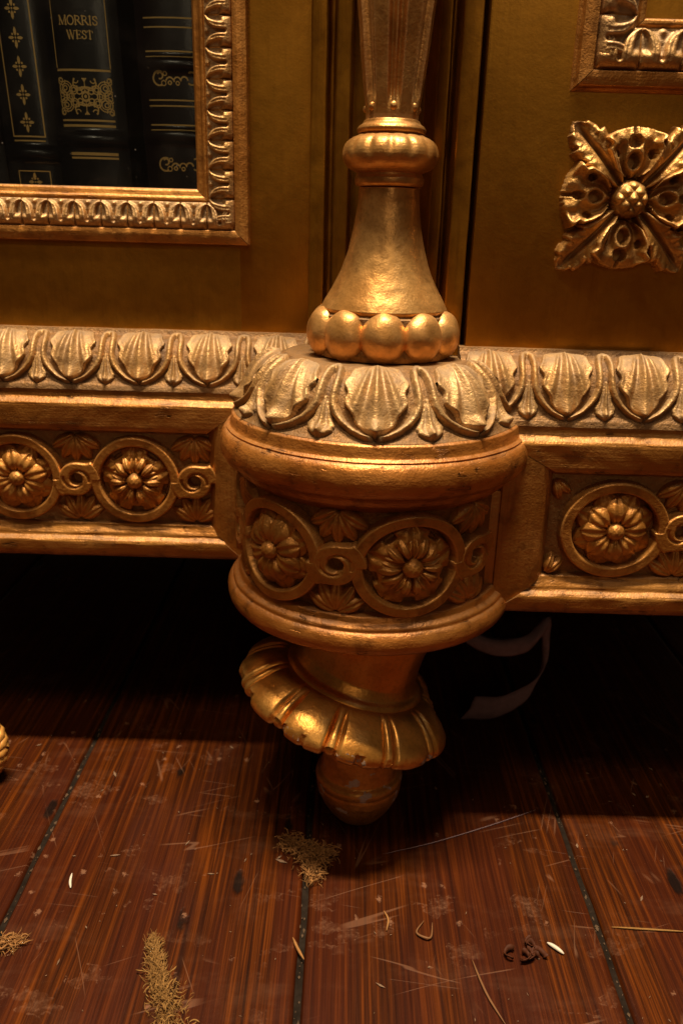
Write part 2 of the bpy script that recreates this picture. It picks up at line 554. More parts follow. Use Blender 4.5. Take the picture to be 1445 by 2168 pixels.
def relief(hf, u0, u1, v0, v1, cell, mapf, sink=0.0006, dustk=None):
    """height field patch: keeps the cells where hf > 0. hf(U,V)->H (metres) or (H, dust)"""
    nu, nv = max(3, int((u1 - u0) / cell)), max(3, int((v1 - v0) / cell))
    U, Vv = np.meshgrid(np.linspace(u0, u1, nu + 1), np.linspace(v0, v1, nv + 1), indexing='ij')
    H = hf(U, Vv)
    D = None
    if isinstance(H, tuple):
        H, D = H
    ins = H > 0
    keep = ins[:-1, :-1] | ins[1:, :-1] | ins[:-1, 1:] | ins[1:, 1:]
    Hs = np.where(ins, H, -sink)
    X, Y, Z = mapf(U, Vv, Hs)
    idx = -np.ones(U.shape, int)
    used = np.zeros(U.shape, bool)
    used[:-1, :-1] |= keep
    used[1:, :-1] |= keep
    used[:-1, 1:] |= keep
    used[1:, 1:] |= keep
    idx[used] = np.arange(used.sum())
    verts = np.stack([X[used], Y[used], Z[used]], 1)
    a, b, c_, d = idx[:-1, :-1][keep], idx[1:, :-1][keep], idx[1:, 1:][keep], idx[:-1, 1:][keep]
    faces = np.stack([a, b, c_, d], 1).tolist()
    if D is None:
        D = np.zeros_like(H)
    D = np.where(ins, D, 0.9)
    me = mesh_of(verts, faces, True, None, np.clip(D[used], 0, 1))
    return me


def smooth(x, a, b):
    t = np.clip((x - a) / (b - a), 0, 1)
    return t * t * (3 - 2 * t)


def G(x, s):
    return np.exp(-(x / s) ** 2)


def edge(sd, r):
    """rounded shoulder: 1 well inside, 0 at the outline (sd>0 inside, metres)"""
    return np.sqrt(np.clip(1 - (1 - np.clip(sd / r, 0, 1)) ** 2, 0, 1))


def plane_map(x0, y0, z0, hk=1.0):
    def f(u, v, h):
        return x0 + u, y0 - h * hk + 0 * u, z0 + v
    return f


def cyl_map(ax, ay, rad, th0, z0, hk=1.0):
    def f(u, v, h):
        th = R(th0) + u / rad
        return ax + (rad + h * hk) * np.sin(th), ay - (rad + h * hk) * np.cos(th), z0 + v
    return f


def prof_frame(pts):
    """arc-length parametrised profile with outward normal; pts [(out, z)], from top to bottom"""
    Q = catmull(pts, 12)
    s = np.concatenate([[0], np.cumsum(np.linalg.norm(np.diff(Q, axis=0), axis=1))])
    T = np.gradient(Q, axis=0)
    T /= np.linalg.norm(T, axis=1)[:, None]
    Nn = np.stack([-T[:, 1], T[:, 0]], 1)      # (out,z): right-hand side of the downward tangent
    return Q, s, Nn


# ------------------------------------------------------------------ floor
floor = obj('floor', box(-1.3, 1.3, -1.3, 1.3, -0.05, -0.0024, 0), 'filler')
floor['kind'] = 'structure'
joints = [-1.27, -1.113, -0.956, -0.799, -0.642, -0.486, -0.329, -0.1715, -0.0143, 0.1430, 0.300, 0.457, 0.614, 0.771, 0.928, 1.085, 1.242]


def board_mesh(x0, x1, seed):
    nx, ny = 8, 160
    ys = np.linspace(-1.25, 1.25, ny + 1)
    V, F = [], []
    prof = [(0, -0.006), (0.0, -0.0012), (0.0010, -0.0002)] + [(q, 0) for q in np.linspace(0.004, 1 - 0.004, nx)]
    w = x1 - x0
    for y in ys:
        e0 = nz(seed, y * 40, 0.5) * 0.0007 + nz(seed, y * 190, 0.5) * 0.0005
        e1 = nz(seed, y * 40, 3.5) * 0.0007 + nz(seed, y * 190, 3.5) * 0.0005
        row = [(x0 + e0, -0.006), (x0 + e0, -0.0016), (x0 + e0 + 0.0012, -0.0003)]
        for q in np.linspace(0.02, 0.98, nx):
            x = x0 + e0 + q * (w - e0 + e1)
            row.append((x, nz(x * 14, y * 5, seed) * 0.0004 - 0.0004 * (2 * q - 1) ** 4))
        row += [(x1 + e1 - 0.0012, -0.0003), (x1 + e1, -0.0016), (x1 + e1, -0.006)]
        for x, z in row:
            V.append((x, y, z))
    n = nx + 6
    for k in range(ny):
        for i in range(n - 1):
            F.append((k * n + i, k * n + i + 1, (k + 1) * n + i + 1, (k + 1) * n + i))
    me = mesh_of(V, F, True, 50)
    fix(me)
    return me


for i in range(len(joints) - 1):
    obj('floorboard', board_mesh(joints[i] + 0.0017, joints[i + 1] - 0.0017, i * 3.7), 'floor', floor)

# crumbs of dirt lying in the joints
V, F = [], []
for xj in (-0.1715, -0.0143, 0.1430):
    for k in range(70):
        y = random.uniform(0.2, 0.5)
        x = xj + random.gauss(0, 0.0007)
        s = 0.00025 + 0.0009 * random.random() ** 3
        z = -0.0024 + random.uniform(0, 0.0012)
        b = len(V)
        for dx, dy, dz in ((1, 0, 0), (-1, 0, 0), (0, 1, 0), (0, -1, 0), (0, 0, 1), (0, 0, -1)):
            V.append((x + dx * s * random.uniform(.6, 1.2), y + dy * s * random.uniform(.8, 3.0), z + dz * s * 0.7))
        for f in ((0, 2, 4), (2, 1, 4), (1, 3, 4), (3, 0, 4), (2, 0, 5), (1, 2, 5), (3, 1, 5), (0, 3, 5)):
            F.append(tuple(b + q for q in f))
o = obj('joint_dirt', mesh_of(V, F, False), 'grit', floor)
o['kind'] = 'stuff'

# ------------------------------------------------------------------ the cabinet
YL, YR = 0.462, 0.400          # front of the lower rail, left wing and projecting right section
cab = thing('gilded_cabinet', 'carved gilded breakfront cabinet with round corner pedestal standing on a turned foot', 'cabinet', (0.017, 0.432, 0))
AX, AY = 0.017, 0.432          # drum axis
CX, CY = 0.0192, 0.430         # column axis


# --- carcass
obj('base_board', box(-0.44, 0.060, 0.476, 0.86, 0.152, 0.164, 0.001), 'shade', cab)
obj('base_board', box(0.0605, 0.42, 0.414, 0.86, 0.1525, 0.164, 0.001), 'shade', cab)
obj('back_board', box(-0.44, 0.42, 0.861, 0.875, 0.02, 0.70, 0.001), 'shade', cab)  # unseen back, carried down near the floor to keep the underside dark
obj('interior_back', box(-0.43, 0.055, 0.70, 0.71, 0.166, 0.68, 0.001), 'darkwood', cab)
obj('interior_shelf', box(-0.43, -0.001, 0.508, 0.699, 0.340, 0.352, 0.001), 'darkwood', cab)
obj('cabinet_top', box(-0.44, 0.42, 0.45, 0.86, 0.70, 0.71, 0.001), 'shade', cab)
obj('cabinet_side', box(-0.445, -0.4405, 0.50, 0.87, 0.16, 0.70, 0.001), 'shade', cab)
obj('interior_divider', box(0.0, 0.0595, 0.508, 0.695, 0.166, 0.69, 0.001), 'darkwood', cab)


# --- lower rail (frieze) for one section
def rail_section(Yf, x0, x1, px0, px1, side):
    """x0..x1 outer extent, px0..px1 the sunk carved panel"""
    zt, zb = 0.2458, 0.1480
    top = rounded([(Yf + 0.02, 0.2560), (Yf + 0.0050, 0.2562), (Yf + 0.0046, 0.2512), (Yf + 0.0032, 0.2488), (Yf + 0.0002, 0.2466),
                   (Yf - 0.0004, 0.2450), (Yf + 0.0004, 0.2322), (Yf + 0.0016, 0.2300), (Yf + 0.0034, 0.2292), (Yf + 0.0060, 0.2280), (Yf + 0.02, 0.2280)], 0.0012, 3)
    left_in = side == 'R'                       # which end of the panel carries the visible stile
    xo, xi = (x0, px0) if left_in else (x1, px1)
    sg = 1 if left_in else -1
    kt = abs(xi - xo) / (0.2458 - 0.2300)
    kb = abs(xi - xo) / (0.1698 - 0.1486)

    def mt(z):
        return xi - sg * max(0.0, min(1.0, (z - 0.2300) / (0.2458 - 0.2300))) * abs(xi - xo) + sg * 0.00012

    def mb(z):
        return xi - sg * max(0.0, min(1.0, (0.1698 - z) / (0.1698 - 0.1486))) * abs(xi - xo) + sg * 0.00012
    obj('upper_rail', sweep_x(top, x0, x1, 90, 0.00028, 45, 0.0, True, Yf * 50, mt if left_in else None, None if left_in else mt), 'railx', cab)
    bot = rounded([(Yf + 0.02, 0.1700), (Yf + 0.0052, 0.1698), (Yf + 0.0044, 0.1678), (Yf + 0.0018, 0.1640), (Yf + 0.0016, 0.1622), (Yf - 0.0012, 0.1606),
                   (Yf - 0.0022, 0.1590), (Yf - 0.0016, 0.1520), (Yf + 0.0010, 0.1486), (Yf + 0.0050, 0.1478), (Yf + 0.02, 0.1478)], 0.0012, 3)
    obj('lower_rail', sweep_x(bot, x0, x1, 90, 0.00028, 45, 0.0, True, Yf * 70, mb if left_in else None, None if left_in else mb), 'railx', cab)
    # mitred stile: columns across x, each reaching up and down to the mitre lines
    W_ = abs(xi - xo)
    cols = [(0.0, 0.0200), (0.0, 0.0010), (0.0010, -0.0002), (0.35 * W_, -0.0006), (W_ - 0.0075, 0.0000), (W_ - 0.0060, 0.0010), (W_ - 0.0045, 0.0014), (W_ - 0.0030, 0.0030), (W_ - 0.0008, 0.0058), (W_, 0.0066), (W_, 0.0200)]
    V, F = [], []
    nz_ = 26
    for d_, yo in cols:
        zt_ = 0.2300 + (W_ - d_) / kt - 0.00012
        zb_ = 0.1698 - (W_ - d_) / kb + 0.00012
        for q in range(nz_ + 1):
            z = zb_ + (zt_ - zb_) * q / nz_
            V.append((xo + sg * d_ + nz(z * 90, d_ * 300, Yf) * 0.0002, Yf + yo + nz(z * 90, d_ * 200, 5.0) * 0.0002, z))
    for a_ in range(len(cols) - 1):
        for q in range(nz_):
            b_ = a_ * (nz_ + 1) + q
            F.append((b_, b_ + 1, b_ + nz_ + 2, b_ + nz_ + 1))
    me = mesh_of(V, F, True, 40)
    fix(me)
    obj('frieze_stile', me, 'railz', cab)
    g = obj('frieze_panel', box(px0 - 0.006, px1 + 0.006, Yf + 0.0092, Yf + 0.016, 0.166, 0.2315, 0.0004), 'ground', cab)
    a = g.data.attributes.new('dust', 'FLOAT', 'POINT')
    a.data.foreach_set('value', [0.12] * len(g.data.vertices))
    return g


panL = rail_section(YL, -0.44, -0.0600, -0.425, -0.0815, 'L')
panR = rail_section(YR, 0.0835, 0.42, 0.1120, 0.405, 'R')
# return of the projecting section, running back beside the drum
obj('return_stile', box(0.0740, 0.0834, YR + 0.0040, 0.470, 0.1484, 0.2465, 0.001), 'railz', cab)
obj('return_cap', box(0.0740, 0.0836, YR + 0.0045, 0.470, 0.2466, 0.2558, 0.0008), 'railx', cab)


# --- guilloche carving of the frieze (mapf maps u,v,h in metres)
RO, RI = 0.0274, 0.0212


def smin(a, b, k):
    h = np.clip(0.5 + 0.5 * (b - a) / k, 0, 1)
    return b * (1 - h) + a * h - k * h * (1 - h)


def ring_hf(su):
    def f(U, V):
        r = np.hypot(U / su, V)
        sd = np.minimum(RO - r, r - RI)
        H = np.where(sd > 0, 0.0050 * (0.45 + 0.55 * edge(sd, 0.0009)), 0)
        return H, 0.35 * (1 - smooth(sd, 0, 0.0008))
    return f


def eye_hf(du, su):
    def f(U, V):
        r = np.hypot(U, V)
        ra = np.hypot((U + du) / su, V) - RO      # distance outside left ring
        rb = np.hypot((U - du) / su, V) - RO
        e = r - 0.0108
        s1 = smin(np.maximum(ra, -0.003), e, 0.011)
        s2 = smin(np.maximum(rb, -0.003), e, 0.011)
        low = V < 0
        sd = np.where(U < 0, np.where(low, s1, e), np.where(low, e, s2))
        sd = np.maximum(sd, r - 0.0150)
        sd = np.maximum(sd, 0.0036 - r)
        sd = -sd
        H = np.where(sd > 0, 0.00515 * (0.40 + 0.60 * edge(sd, 0.0010)), 0)
        gro = np.minimum(np.abs(np.hypot((U + 0.0016), V - 0.0008) - 0.0062) + 9 * ((V > 0.002) | (U > 0.004)), np.abs(np.hypot((U - 0.0016), V + 0.0008) - 0.0062) + 9 * ((V < -0.002) | (U < -0.004)))
        H = H - np.where(sd > 0.0004, 0.0011 * G(gro, 0.0006), 0)
        return H, 0.5 * (1 - smooth(sd, 0, 0.0008))
    return f


def rot_map(mapf, phi, du=0.0, dv=0.0):
    c, s = math.cos(phi), math.sin(phi)

    def f(a, b, h):
        return mapf(du + a * c - b * s, dv + a * s + b * c, h)
    return f


def petal_hf(r0, r1, wmax, h0, peak, tip=0.75, crease=0.5, seed=0.0, lobes=0.0):
    def f(A, B):
        t = np.clip((A - r0) / (r1 - r0), 0, 1)
        wv = wmax * np.sin(np.pi * np.clip(t, 0, 1) ** tip) ** 0.62
        if lobes:
            wv = wv * (1 + lobes * np.sin(t * 17.0 + seed))
        inside = (A > r0) & (A < r1) & (np.abs(B) < wv)
        q = np.abs(B) / np.maximum(wv, 1e-6)
        H = h0 + peak * np.sin(np.pi * np.clip(t * 0.8 + 0.15, 0, 1)) * (1 - 0.80 * q ** 2)
        H = H + crease * peak * 0.35 * (smooth(q, 0.0, 0.4) - 1) + peak * 0.12 * G(q - 0.9, 0.12)
        H = H * (0.55 + 0.45 * edge((1 - q) * wv, 0.0009))
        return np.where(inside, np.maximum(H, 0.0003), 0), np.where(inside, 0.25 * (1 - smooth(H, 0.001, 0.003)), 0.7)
    return f


def dome(mapf, r, h, parent, mat, name='button', base=0.0, cu=0.0, cv=0.0, seed=0.0):
    def f(U, V):
        q = np.hypot(U, V) / r
        H = np.where(q < 1, base + h * np.sqrt(np.clip(1 - q * q, 0, 1)), 0)
        return H + np.where(q < 1, 0.00015 * np.sin(U * 2300 + seed) * np.sin(V * 2100), 0)
    m2 = rot_map(mapf, 0, cu, cv)
    return obj(name, relief(f, -r * 1.05, r * 1.05, -r * 1.05, r * 1.05, r / 9, m2), mat, parent)


def rosette_a(mapf, cu, cv, seed):
    """eight broad petals over eight pointed ones"""
    m0 = rot_map(mapf, 0, cu, cv)
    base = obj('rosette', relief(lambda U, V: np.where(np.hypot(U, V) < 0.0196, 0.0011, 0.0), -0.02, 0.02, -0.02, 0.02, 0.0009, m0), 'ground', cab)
    for k in range(8):
        ph = R(22.5 + 45 * k) + random.uniform(-.05, .05)
        hf = petal_hf(0.006, 0.0226, 0.0074, 0.0016, 0.0028, 1.15, 0.5)
        obj('petal', relief(hf, 0.005, 0.0230, -0.0078, 0.0078, 0.00055, rot_map(mapf, ph, cu, cv)), 'frz', base)
    for k in range(8):
        ph = R(45 * k + seed) + random.uniform(-.06, .06)
        hf = petal_hf(0.0036, 0.0186 + random.uniform(-.0006, .0006), 0.0068, 0.0028, 0.0042, 1.15, 0.55)
        obj('petal', relief(hf, 0.003, 0.0194, -0.0072, 0.0072, 0.0005, rot_map(mapf, ph, cu, cv)), 'frz', base)
    dome(mapf, 0.0051, 0.0040, base, 'frz', 'button', 0.0040, cu, cv, seed)
    return base


def rosette_b(mapf, cu, cv, seed):
    """four lobed leaves with curled leaflets between them"""
    m0 = rot_map(mapf, 0, cu, cv)
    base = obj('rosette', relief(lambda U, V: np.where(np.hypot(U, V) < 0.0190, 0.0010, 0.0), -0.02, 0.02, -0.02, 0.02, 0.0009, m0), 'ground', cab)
    for k in range(5):
        ph = R(90 + 72 * k)
        hf = petal_hf(0.005, 0.0222, 0.0100, 0.0016, 0.0036, 0.95, 0.9, seed, 0.14)
        obj('leaf', relief(hf, 0.004, 0.0228, -0.0118, 0.0118, 0.0005, rot_map(mapf, ph, cu, cv)), 'frz', base)
    for k in range(5):
        for s in (-1, 1):
            ph = R(90 + 36 + 72 * k + s * 13)
            hf = petal_hf(0.0042, 0.0168, 0.0030, 0.0026, 0.0046, 1.3, 0.3)
            obj('leaflet', relief(hf, 0.0038, 0.0172, -0.0034, 0.0034, 0.0004, rot_map(mapf, ph, cu, cv)), 'frz', base)
    for k in range(5):
        ph = R(90 + 72 * k)
        hf = petal_hf(0.0042, 0.0170, 0.0046, 0.0024, 0.0036, 0.9, 1.1, seed, 0.1)
        obj('leaflet', relief(hf, 0.0038, 0.0174, -0.0052, 0.0052, 0.0004, rot_map(mapf, ph, cu, cv)), 'frz', base)
    dome(mapf, 0.0051, 0.0040, base, 'frz', 'button', 0.0040, cu, cv, seed)
    return base


def sprig(mapf, cu, cv, up, parent):
    """small three-leaf sprig in the spandrel, growing from the rail towards the eye"""
    for ang, ln, wd in ((0, 0.0176, 0.0042), (30, 0.0176, 0.0044), (-30, 0.0176, 0.0044), (60, 0.0172, 0.0040), (-60, 0.0172, 0.0040)):
        ph = (-math.pi / 2 if up else math.pi / 2) + R(ang)
        hf = petal_hf(0.0005, ln, wd, 0.0010, 0.0028, 0.9, 0.7)
        obj('spandrel_leaf', relief(hf, 0.0, ln + 0.0004, -0.0052, 0.0052, 0.0005, rot_map(mapf, ph, cu, cv)), 'frz', parent)


def frieze(mapf, centers, eyes, su, clipu, vc):
    rings = []
    for cu, kind, seed in centers:
        rg = obj('guilloche_ring', relief(ring_hf(su), -RO * su * 1.02, RO * su * 1.02, -RO * 1.02, RO * 1.02, 0.00055, rot_map(mapf, 0, cu, vc)), 'frz', cab)
        (rosette_a if kind == 'a' else rosette_b)(mapf, cu, vc, seed)
        rings.append(rg)
    for cu, du in eyes:
        e = obj('guilloche_eye', relief(eye_hf(du, su), -0.0152, 0.0152, -0.0152, 0.0152, 0.0005, rot_map(mapf, 0, cu, vc)), 'frz', cab)
        sprig(mapf, cu, vc + 0.0272, True, e)
        sprig(mapf, cu, vc - 0.0268, False, e)


frieze(plane_map(0, YL + 0.0092, 0.1985, 1.45), [(-0.127, 'b', 0.4), (-0.199, 'a', 12), (-0.271, 'b', 1.4)], [(-0.0905, 0.036), (-0.163, 0.036), (-0.235, 0.036)], 1.0, None, 0.0)
frieze(plane_map(0, YR + 0.0092, 0.1975, 1.45), [(0.1478, 'a', 3), (0.2205, 'b', 2.0), (0.293, 'a', 9)], [(0.1842, 0.0363), (0.2568, 0.0363)], 1.08, None, 0.0)
# the corner spandrel leaves at the panel ends
eL = [o for o in C.objects if o.name.startswith('guilloche_ring')]
for mapf, cu, parent in ((plane_map(0, YR + 0.0092, 0.1975, 1.45), 0.1165, eL[3]),):
    for s in (1, -1):
        for ang in (18, 50):
            hf = petal_hf(0.0005, 0.0125, 0.0030, 0.0010, 0.0028, 0.9, 0.7)
            obj('spandrel_leaf', relief(hf, 0.0, 0.013, -0.0036, 0.0036, 0.0005, rot_map(mapf, -s * (math.pi / 2 - R(ang)), cu - 0.003, s * 0.0272)), 'frz', parent)

# --- drum at the corner
DP = catmull([(0.0505, 0.2842), (0.0570, 0.2818), (0.0630, 0.2765), (0.0672, 0.2695), (0.0702, 0.2625), (0.0745, 0.2568), (0.0770, 0.2548)], 6)
prof = [(0.0, 0.2846), (0.046, 0.2846), (0.0492, 0.2852)] + [tuple(p) for p in DP]
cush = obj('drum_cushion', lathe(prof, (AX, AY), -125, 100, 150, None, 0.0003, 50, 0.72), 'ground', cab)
tor = [(0.0765, 0.2548), (0.0784, 0.2538), (0.0790, 0.2500), (0.0796, 0.2480), (0.0815, 0.2470)]
for k in range(13):
    a = R(80 - 160 * k / 12)
    tor.append((0.0800 + 0.0050 * math.cos(a), 0.2375 + 0.0088 * math.sin(a)))
tor += [(0.0790, 0.2276), (0.0776, 0.2262), (0.0760, 0.2235), (0.0724, 0.2205), (0.0712, 0.2192), (0.0690, 0.2190)]
obj('drum_torus', lathe(rounded(tor, 0.0005, 2), (AX, AY), -122, 74, 150, None, 0.00035, 45, 0.0, 3.0), 'drum', cab)
band = obj('drum_band', lathe([(0.0698, 0.2210), (0.0698, 0.1900), (0.0698, 0.1640)], (AX, AY), -118, 70, 120, None, 0.0001, 40, 0.12), 'ground', cab)
rim = [(0.0690, 0.1652), (0.0712, 0.1653), (0.0745, 0.1650), (0.0752, 0.1642), (0.0760, 0.1618), (0.0782, 0.1606), (0.0790, 0.1596)]
for k in range(12):
    a = R(75 - 150 * k / 11)
    rim.append((0.0778 + 0.0046 * math.cos(a), 0.1518 + 0.0066 * math.sin(a)))
rim += [(0.0755, 0.1442), (0.070, 0.1430), (0.03, 0.1428), (0.0, 0.1428)]
obj('drum_rim', lathe(rounded(rim, 0.0005, 2), (AX, AY), -123, 69, 150, None, 0.00035, 45, 0.0, 8.0), 'drum', cab)
RB = 0.0698
cm = cyl_map(AX, AY, RB, 0, 0.1920, 1.45)
dg = RB * math.pi / 180
frieze(cm, [(-43.5 * dg, 'a', 20), (14.0 * dg, 'b', 0.9), (-101 * dg, 'b', 0.2)], [(-14.8 * dg, 0.0360), (43.5 * dg, 0.0365), (-72.5 * dg, 0.036)], 1.04, None, 0.0)
# frame strip closing the carved band on the right
obj('band_stile', box(AX + 0.0600, AX + 0.0672, YR + 0.0002, 0.440, 0.1650, 0.2195, 0.0012), 'railz', cab)


# --- leaf-and-dart rows
def lw(v):
    xs = [0.0, 0.02, 0.08, 0.2, 0.34, 0.5, 0.66, 0.8, 0.9, 0.96, 0.99, 1.0]
    ys = [0.08, 0.18, 0.275, 0.318, 0.325, 0.308, 0.25, 0.175, 0.10, 0.048, 0.012, 0.0]
    return np.interp(v, xs, ys)


def leaf_hf(P, L, hk=1.0):
    def f(U, S):
        u, v = U / P, S / L
        vv = np.clip((v - 0.02) / 0.92, 0, 1)
        wv = lw(vv) * (1 + 0.075 * np.sin(vv * 24 + 0.6) * smooth(vv, 0.1, 0.3))
        inside = (np.abs(u) < wv) & (v > 0.02) & (v < 0.94)
        q = np.abs(u) / np.maximum(wv, 1e-4)
        ray = np.abs(u) / (0.055 + 0.23 * vv)
        H = 0.0017 + 0.0012 * (1 - q ** 2)
        H = H + 0.0022 * G(ray, 0.30) * smooth(vv, 0.0, 0.12)
        H = H + 0.0014 * G(ray - 1.05, 0.24) * smooth(vv, 0.02, 0.2) * (1 - smooth(vv, 0.78, 0.95))
        H = H - 0.0010 * G(ray - 0.58, 0.20) * smooth(vv, 0.08, 0.3)
        H = H + 0.0008 * G(q - 0.96, 0.10)
        H = H + 0.0016 * smooth(vv, 0.68, 0.95) * G(u, 0.10)
        sd = (wv - np.abs(u)) * P
        H = H * (0.5 + 0.5 * edge(sd, 0.0009)) * hk * 0.85
        d = 0.35 * smooth(1 - v, 0.5, 1.0) + 0.35 * G(q - 0.30, 0.14) + 0.15
        return np.where(inside, H, 0), d
    return f


def strap_d(v):
    return np.interp(v, [0.06, 0.09, 0.14, 0.25, 0.45, 0.56, 0.66, 0.76, 0.86, 0.93, 0.97], [0.0, 0.040, 0.066, 0.080, 0.078, 0.088, 0.130, 0.20, 0.30, 0.40, 0.455])


def strap_hf(P, L, hk=1.0):
    def f(U, S):
        u, v = np.abs(U / P), S / L           # centred between two leaves
        d = strap_d(v)
        slope = np.gradient(d, axis=1) / np.maximum(np.gradient(v, axis=1), 1e-6) * P / L
        dist = np.abs(u - d) / np.sqrt(1 + slope ** 2)
        wd = 0.045 * (1 - 0.40 * smooth(v, 0.6, 0.97))
        sd = (wd - dist) * P
        H = np.where((sd > 0) & (v > 0.055) & (v < 0.97), 0.0030 * edge(sd, wd * P), 0)
        top = (np.hypot((U / P), (v - 0.105) * L / P) < 0.075) & (v < 0.11)
        H = np.maximum(H, np.where(top, 0.0026, 0))
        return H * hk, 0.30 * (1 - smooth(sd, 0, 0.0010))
    return f


def dart_hf(P, L, hk=1.0):
    def f(U, S):
        u, v = U / P, S / L
        t = np.clip((v - 0.46) / 0.52, 0, 1)
        wv = np.interp(t, [0, 0.15, 0.45, 0.68, 0.80, 0.92, 1.0], [0.010, 0.04, 0.085, 0.130, 0.128, 0.060, 0.0])
        wv = wv * (1 + 0.06 * np.sin(t * 22))
        inside = (np.abs(u) < wv) & (v > 0.46) & (v < 0.985)
        q = np.abs(u) / np.maximum(wv, 1e-4)
        H = 0.0010 + 0.0016 * t * (1 - q ** 2) + 0.0010 * G(u, 0.02) - 0.0006 * G(q - 0.45, 0.14) + 0.0012 * G(t - 0.86, 0.10) * (1 - q)
        return np.where(inside, H * hk, 0), 0.5 * G(q - 0.45, 0.16) + 0.2
    return f


def straight_map(Q, s, Nn, L):
    def f(u, S, h):
        y = np.interp(S, s, Q[:, 0]) + h * np.interp(S, s, Nn[:, 0])
        z = np.interp(S, s, Q[:, 1]) + h * np.interp(S, s, Nn[:, 1])
        return u, y, z
    return f


def leaf_row(Yf, x0, x1, ztop, xref, pitch, name):
    k = (ztop - 0.2565) / 0.0305
    pts = [(Yf + 0.0250, 0.2565 + 0.0305 * k), (Yf + 0.0190, 0.2565 + 0.0288 * k), (Yf + 0.0135, 0.2565 + 0.0240 * k), (Yf + 0.0098, 0.2565 + 0.0170 * k),
           (Yf + 0.0078, 0.2565 + 0.0095 * k), (Yf + 0.0058, 0.2565 + 0.0035 * k), (Yf + 0.0034, 0.2567)]
    Q, s, Nn = prof_frame([(-a, b) for a, b in pts])       # out = -y
    Q = Q.copy(); Nn = Nn.copy()
    Q[:, 0] *= -1
    Nn[:, 0] *= -1
    if Nn[:, 1].mean() < 0:
        Nn = -Nn
    L = s[-1]
    pr = [(Yf + 0.034, ztop + 0.0032), (Yf + 0.0262, ztop + 0.0032), (Yf + 0.0252, ztop + 0.0006)] + [tuple(p) for p in Q[2:]] + [(Yf + 0.0030, 0.2540), (Yf + 0.034, 0.2540)]
    row = obj(name, sweep_x(pr, x0, x1, 120, 0.00022, 50, 0.0, True, Yf * 31), 'ground', cab)
    a = row.data.attributes.new('dust', 'FLOAT', 'POINT') if 'dust' not in row.data.attributes else row.data.attributes['dust']
    a.data.foreach_set('value', [0.8] * len(row.data.vertices))
    mp = straight_map(Q, s, Nn, L)
    mesh_leaf = [relief(leaf_hf(pitch, L, 1.0 + 0.06 * q), -pitch * .34, pitch * .34, 0, L, 0.00045, mp) for q in range(2)]
    mesh_strap = relief(strap_hf(pitch, L), -pitch * .5, pitch * .5, 0, L, 0.00045, mp)
    mesh_dart = relief(dart_hf(pitch, L), -pitch * .15, pitch * .15, 0.4 * L, L, 0.00040, mp)
    n0, n1 = math.ceil((x0 - xref) / pitch), math.floor((x1 - xref) / pitch)
    for i in range(n0, n1 + 1):
        x = xref + i * pitch
        lo = obj('leaf', mesh_leaf[i % 2], 'orn', row, (x + random.uniform(-.0006, .0006), 0, 0))
        lo.scale.x = random.uniform(0.97, 1.03)
        if x + pitch / 2 < x1 - 0.002:
            obj('strap', mesh_strap, 'orn', row, (x + pitch / 2, 0, 0))
            obj('dart', mesh_dart, 'orn', row, (x + pitch / 2, 0, 0))
    return row


leaf_row(YL, -0.44, 0.012, 0.2838, -0.1212, 0.0402, 'leaf_moulding')
leaf_row(YR, 0.0600, 0.42, 0.2872, 0.1144, 0.0398, 'leaf_moulding')

# on the drum cushion
Q, s, Nn = prof_frame([tuple(p) for p in DP[::6]])
if Nn[:, 0].mean() < 0:
    Nn = -Nn
Lc = s[-1]
pit = R(41.3)


def cush_map(th0):
    def f(u, S, h):
        S2 = np.clip(S, 0, Lc)
        r = np.interp(S2, s, Q[:, 0]) + h * np.interp(S2, s, Nn[:, 0])
        z = np.interp(S2, s, Q[:, 1]) + h * np.interp(S2, s, Nn[:, 1])
        th = th0 + u
        return AX + r * np.sin(th), AY - r * np.cos(th), z
    return f


def ang_hf(hf, P):
    k = P / pit
    return lambda U, S: hf(U * k, S)


Pc = 0.047
for i in (-2, -1, 0, 1, 2):
    th = R(-2.0) + i * pit
    if th < R(85):
        obj('leaf', relief(ang_hf(leaf_hf(Pc, Lc, 1.25), Pc), -pit * .34, pit * .34, 0, Lc, 0.0085, cush_map(th)) if False else
            (lambda nu=64, nv=80: relief(lambda U, S: leaf_hf(Pc, Lc, 1.25)(U * Pc, S * Lc), -0.34, 0.34, 0, 1, 0.0125, lambda u, S, h, th=th: cush_map(th)(u * pit, S * Lc, h)))(), 'orn', cush)
for i in (-2, -1, 0, 1):
    th = R(-2.0) + (i + 0.5) * pit
    obj('strap', relief(lambda U, S: strap_hf(Pc, Lc, 1.2)(U * Pc, S * Lc), -0.5, 0.5, 0, 1, 0.0125, lambda u, S, h, th=th: cush_map(th)(u * pit, S * Lc, h)), 'orn', cush)
    obj('dart', relief(lambda U, S: dart_hf(Pc, Lc, 1.2)(U * Pc, S * Lc), -0.15, 0.15, 0.4, 1, 0.0110, lambda u, S, h, th=th: cush_map(th)(u * pit, S * Lc, h)), 'orn', cush)


# --- column
def col_lathe(name, pts, r=0.0006, mod=None, seg=120, mat='col', seed=0.0, jit=0.00022):
    return obj(name, lathe(rounded(pts, r, 3), (CX, CY), -180, 180, seg, mod, jit, 50, 0.0, seed), mat, cab)


col_lathe('column_plinth', [(0.0, 0.2852), (0.0350, 0.2852), (0.0352, 0.2880), (0.034, 0.292), (0.030, 0.3085), (0.0, 0.309)], 0.0006, None, 90, 'ground', 1)


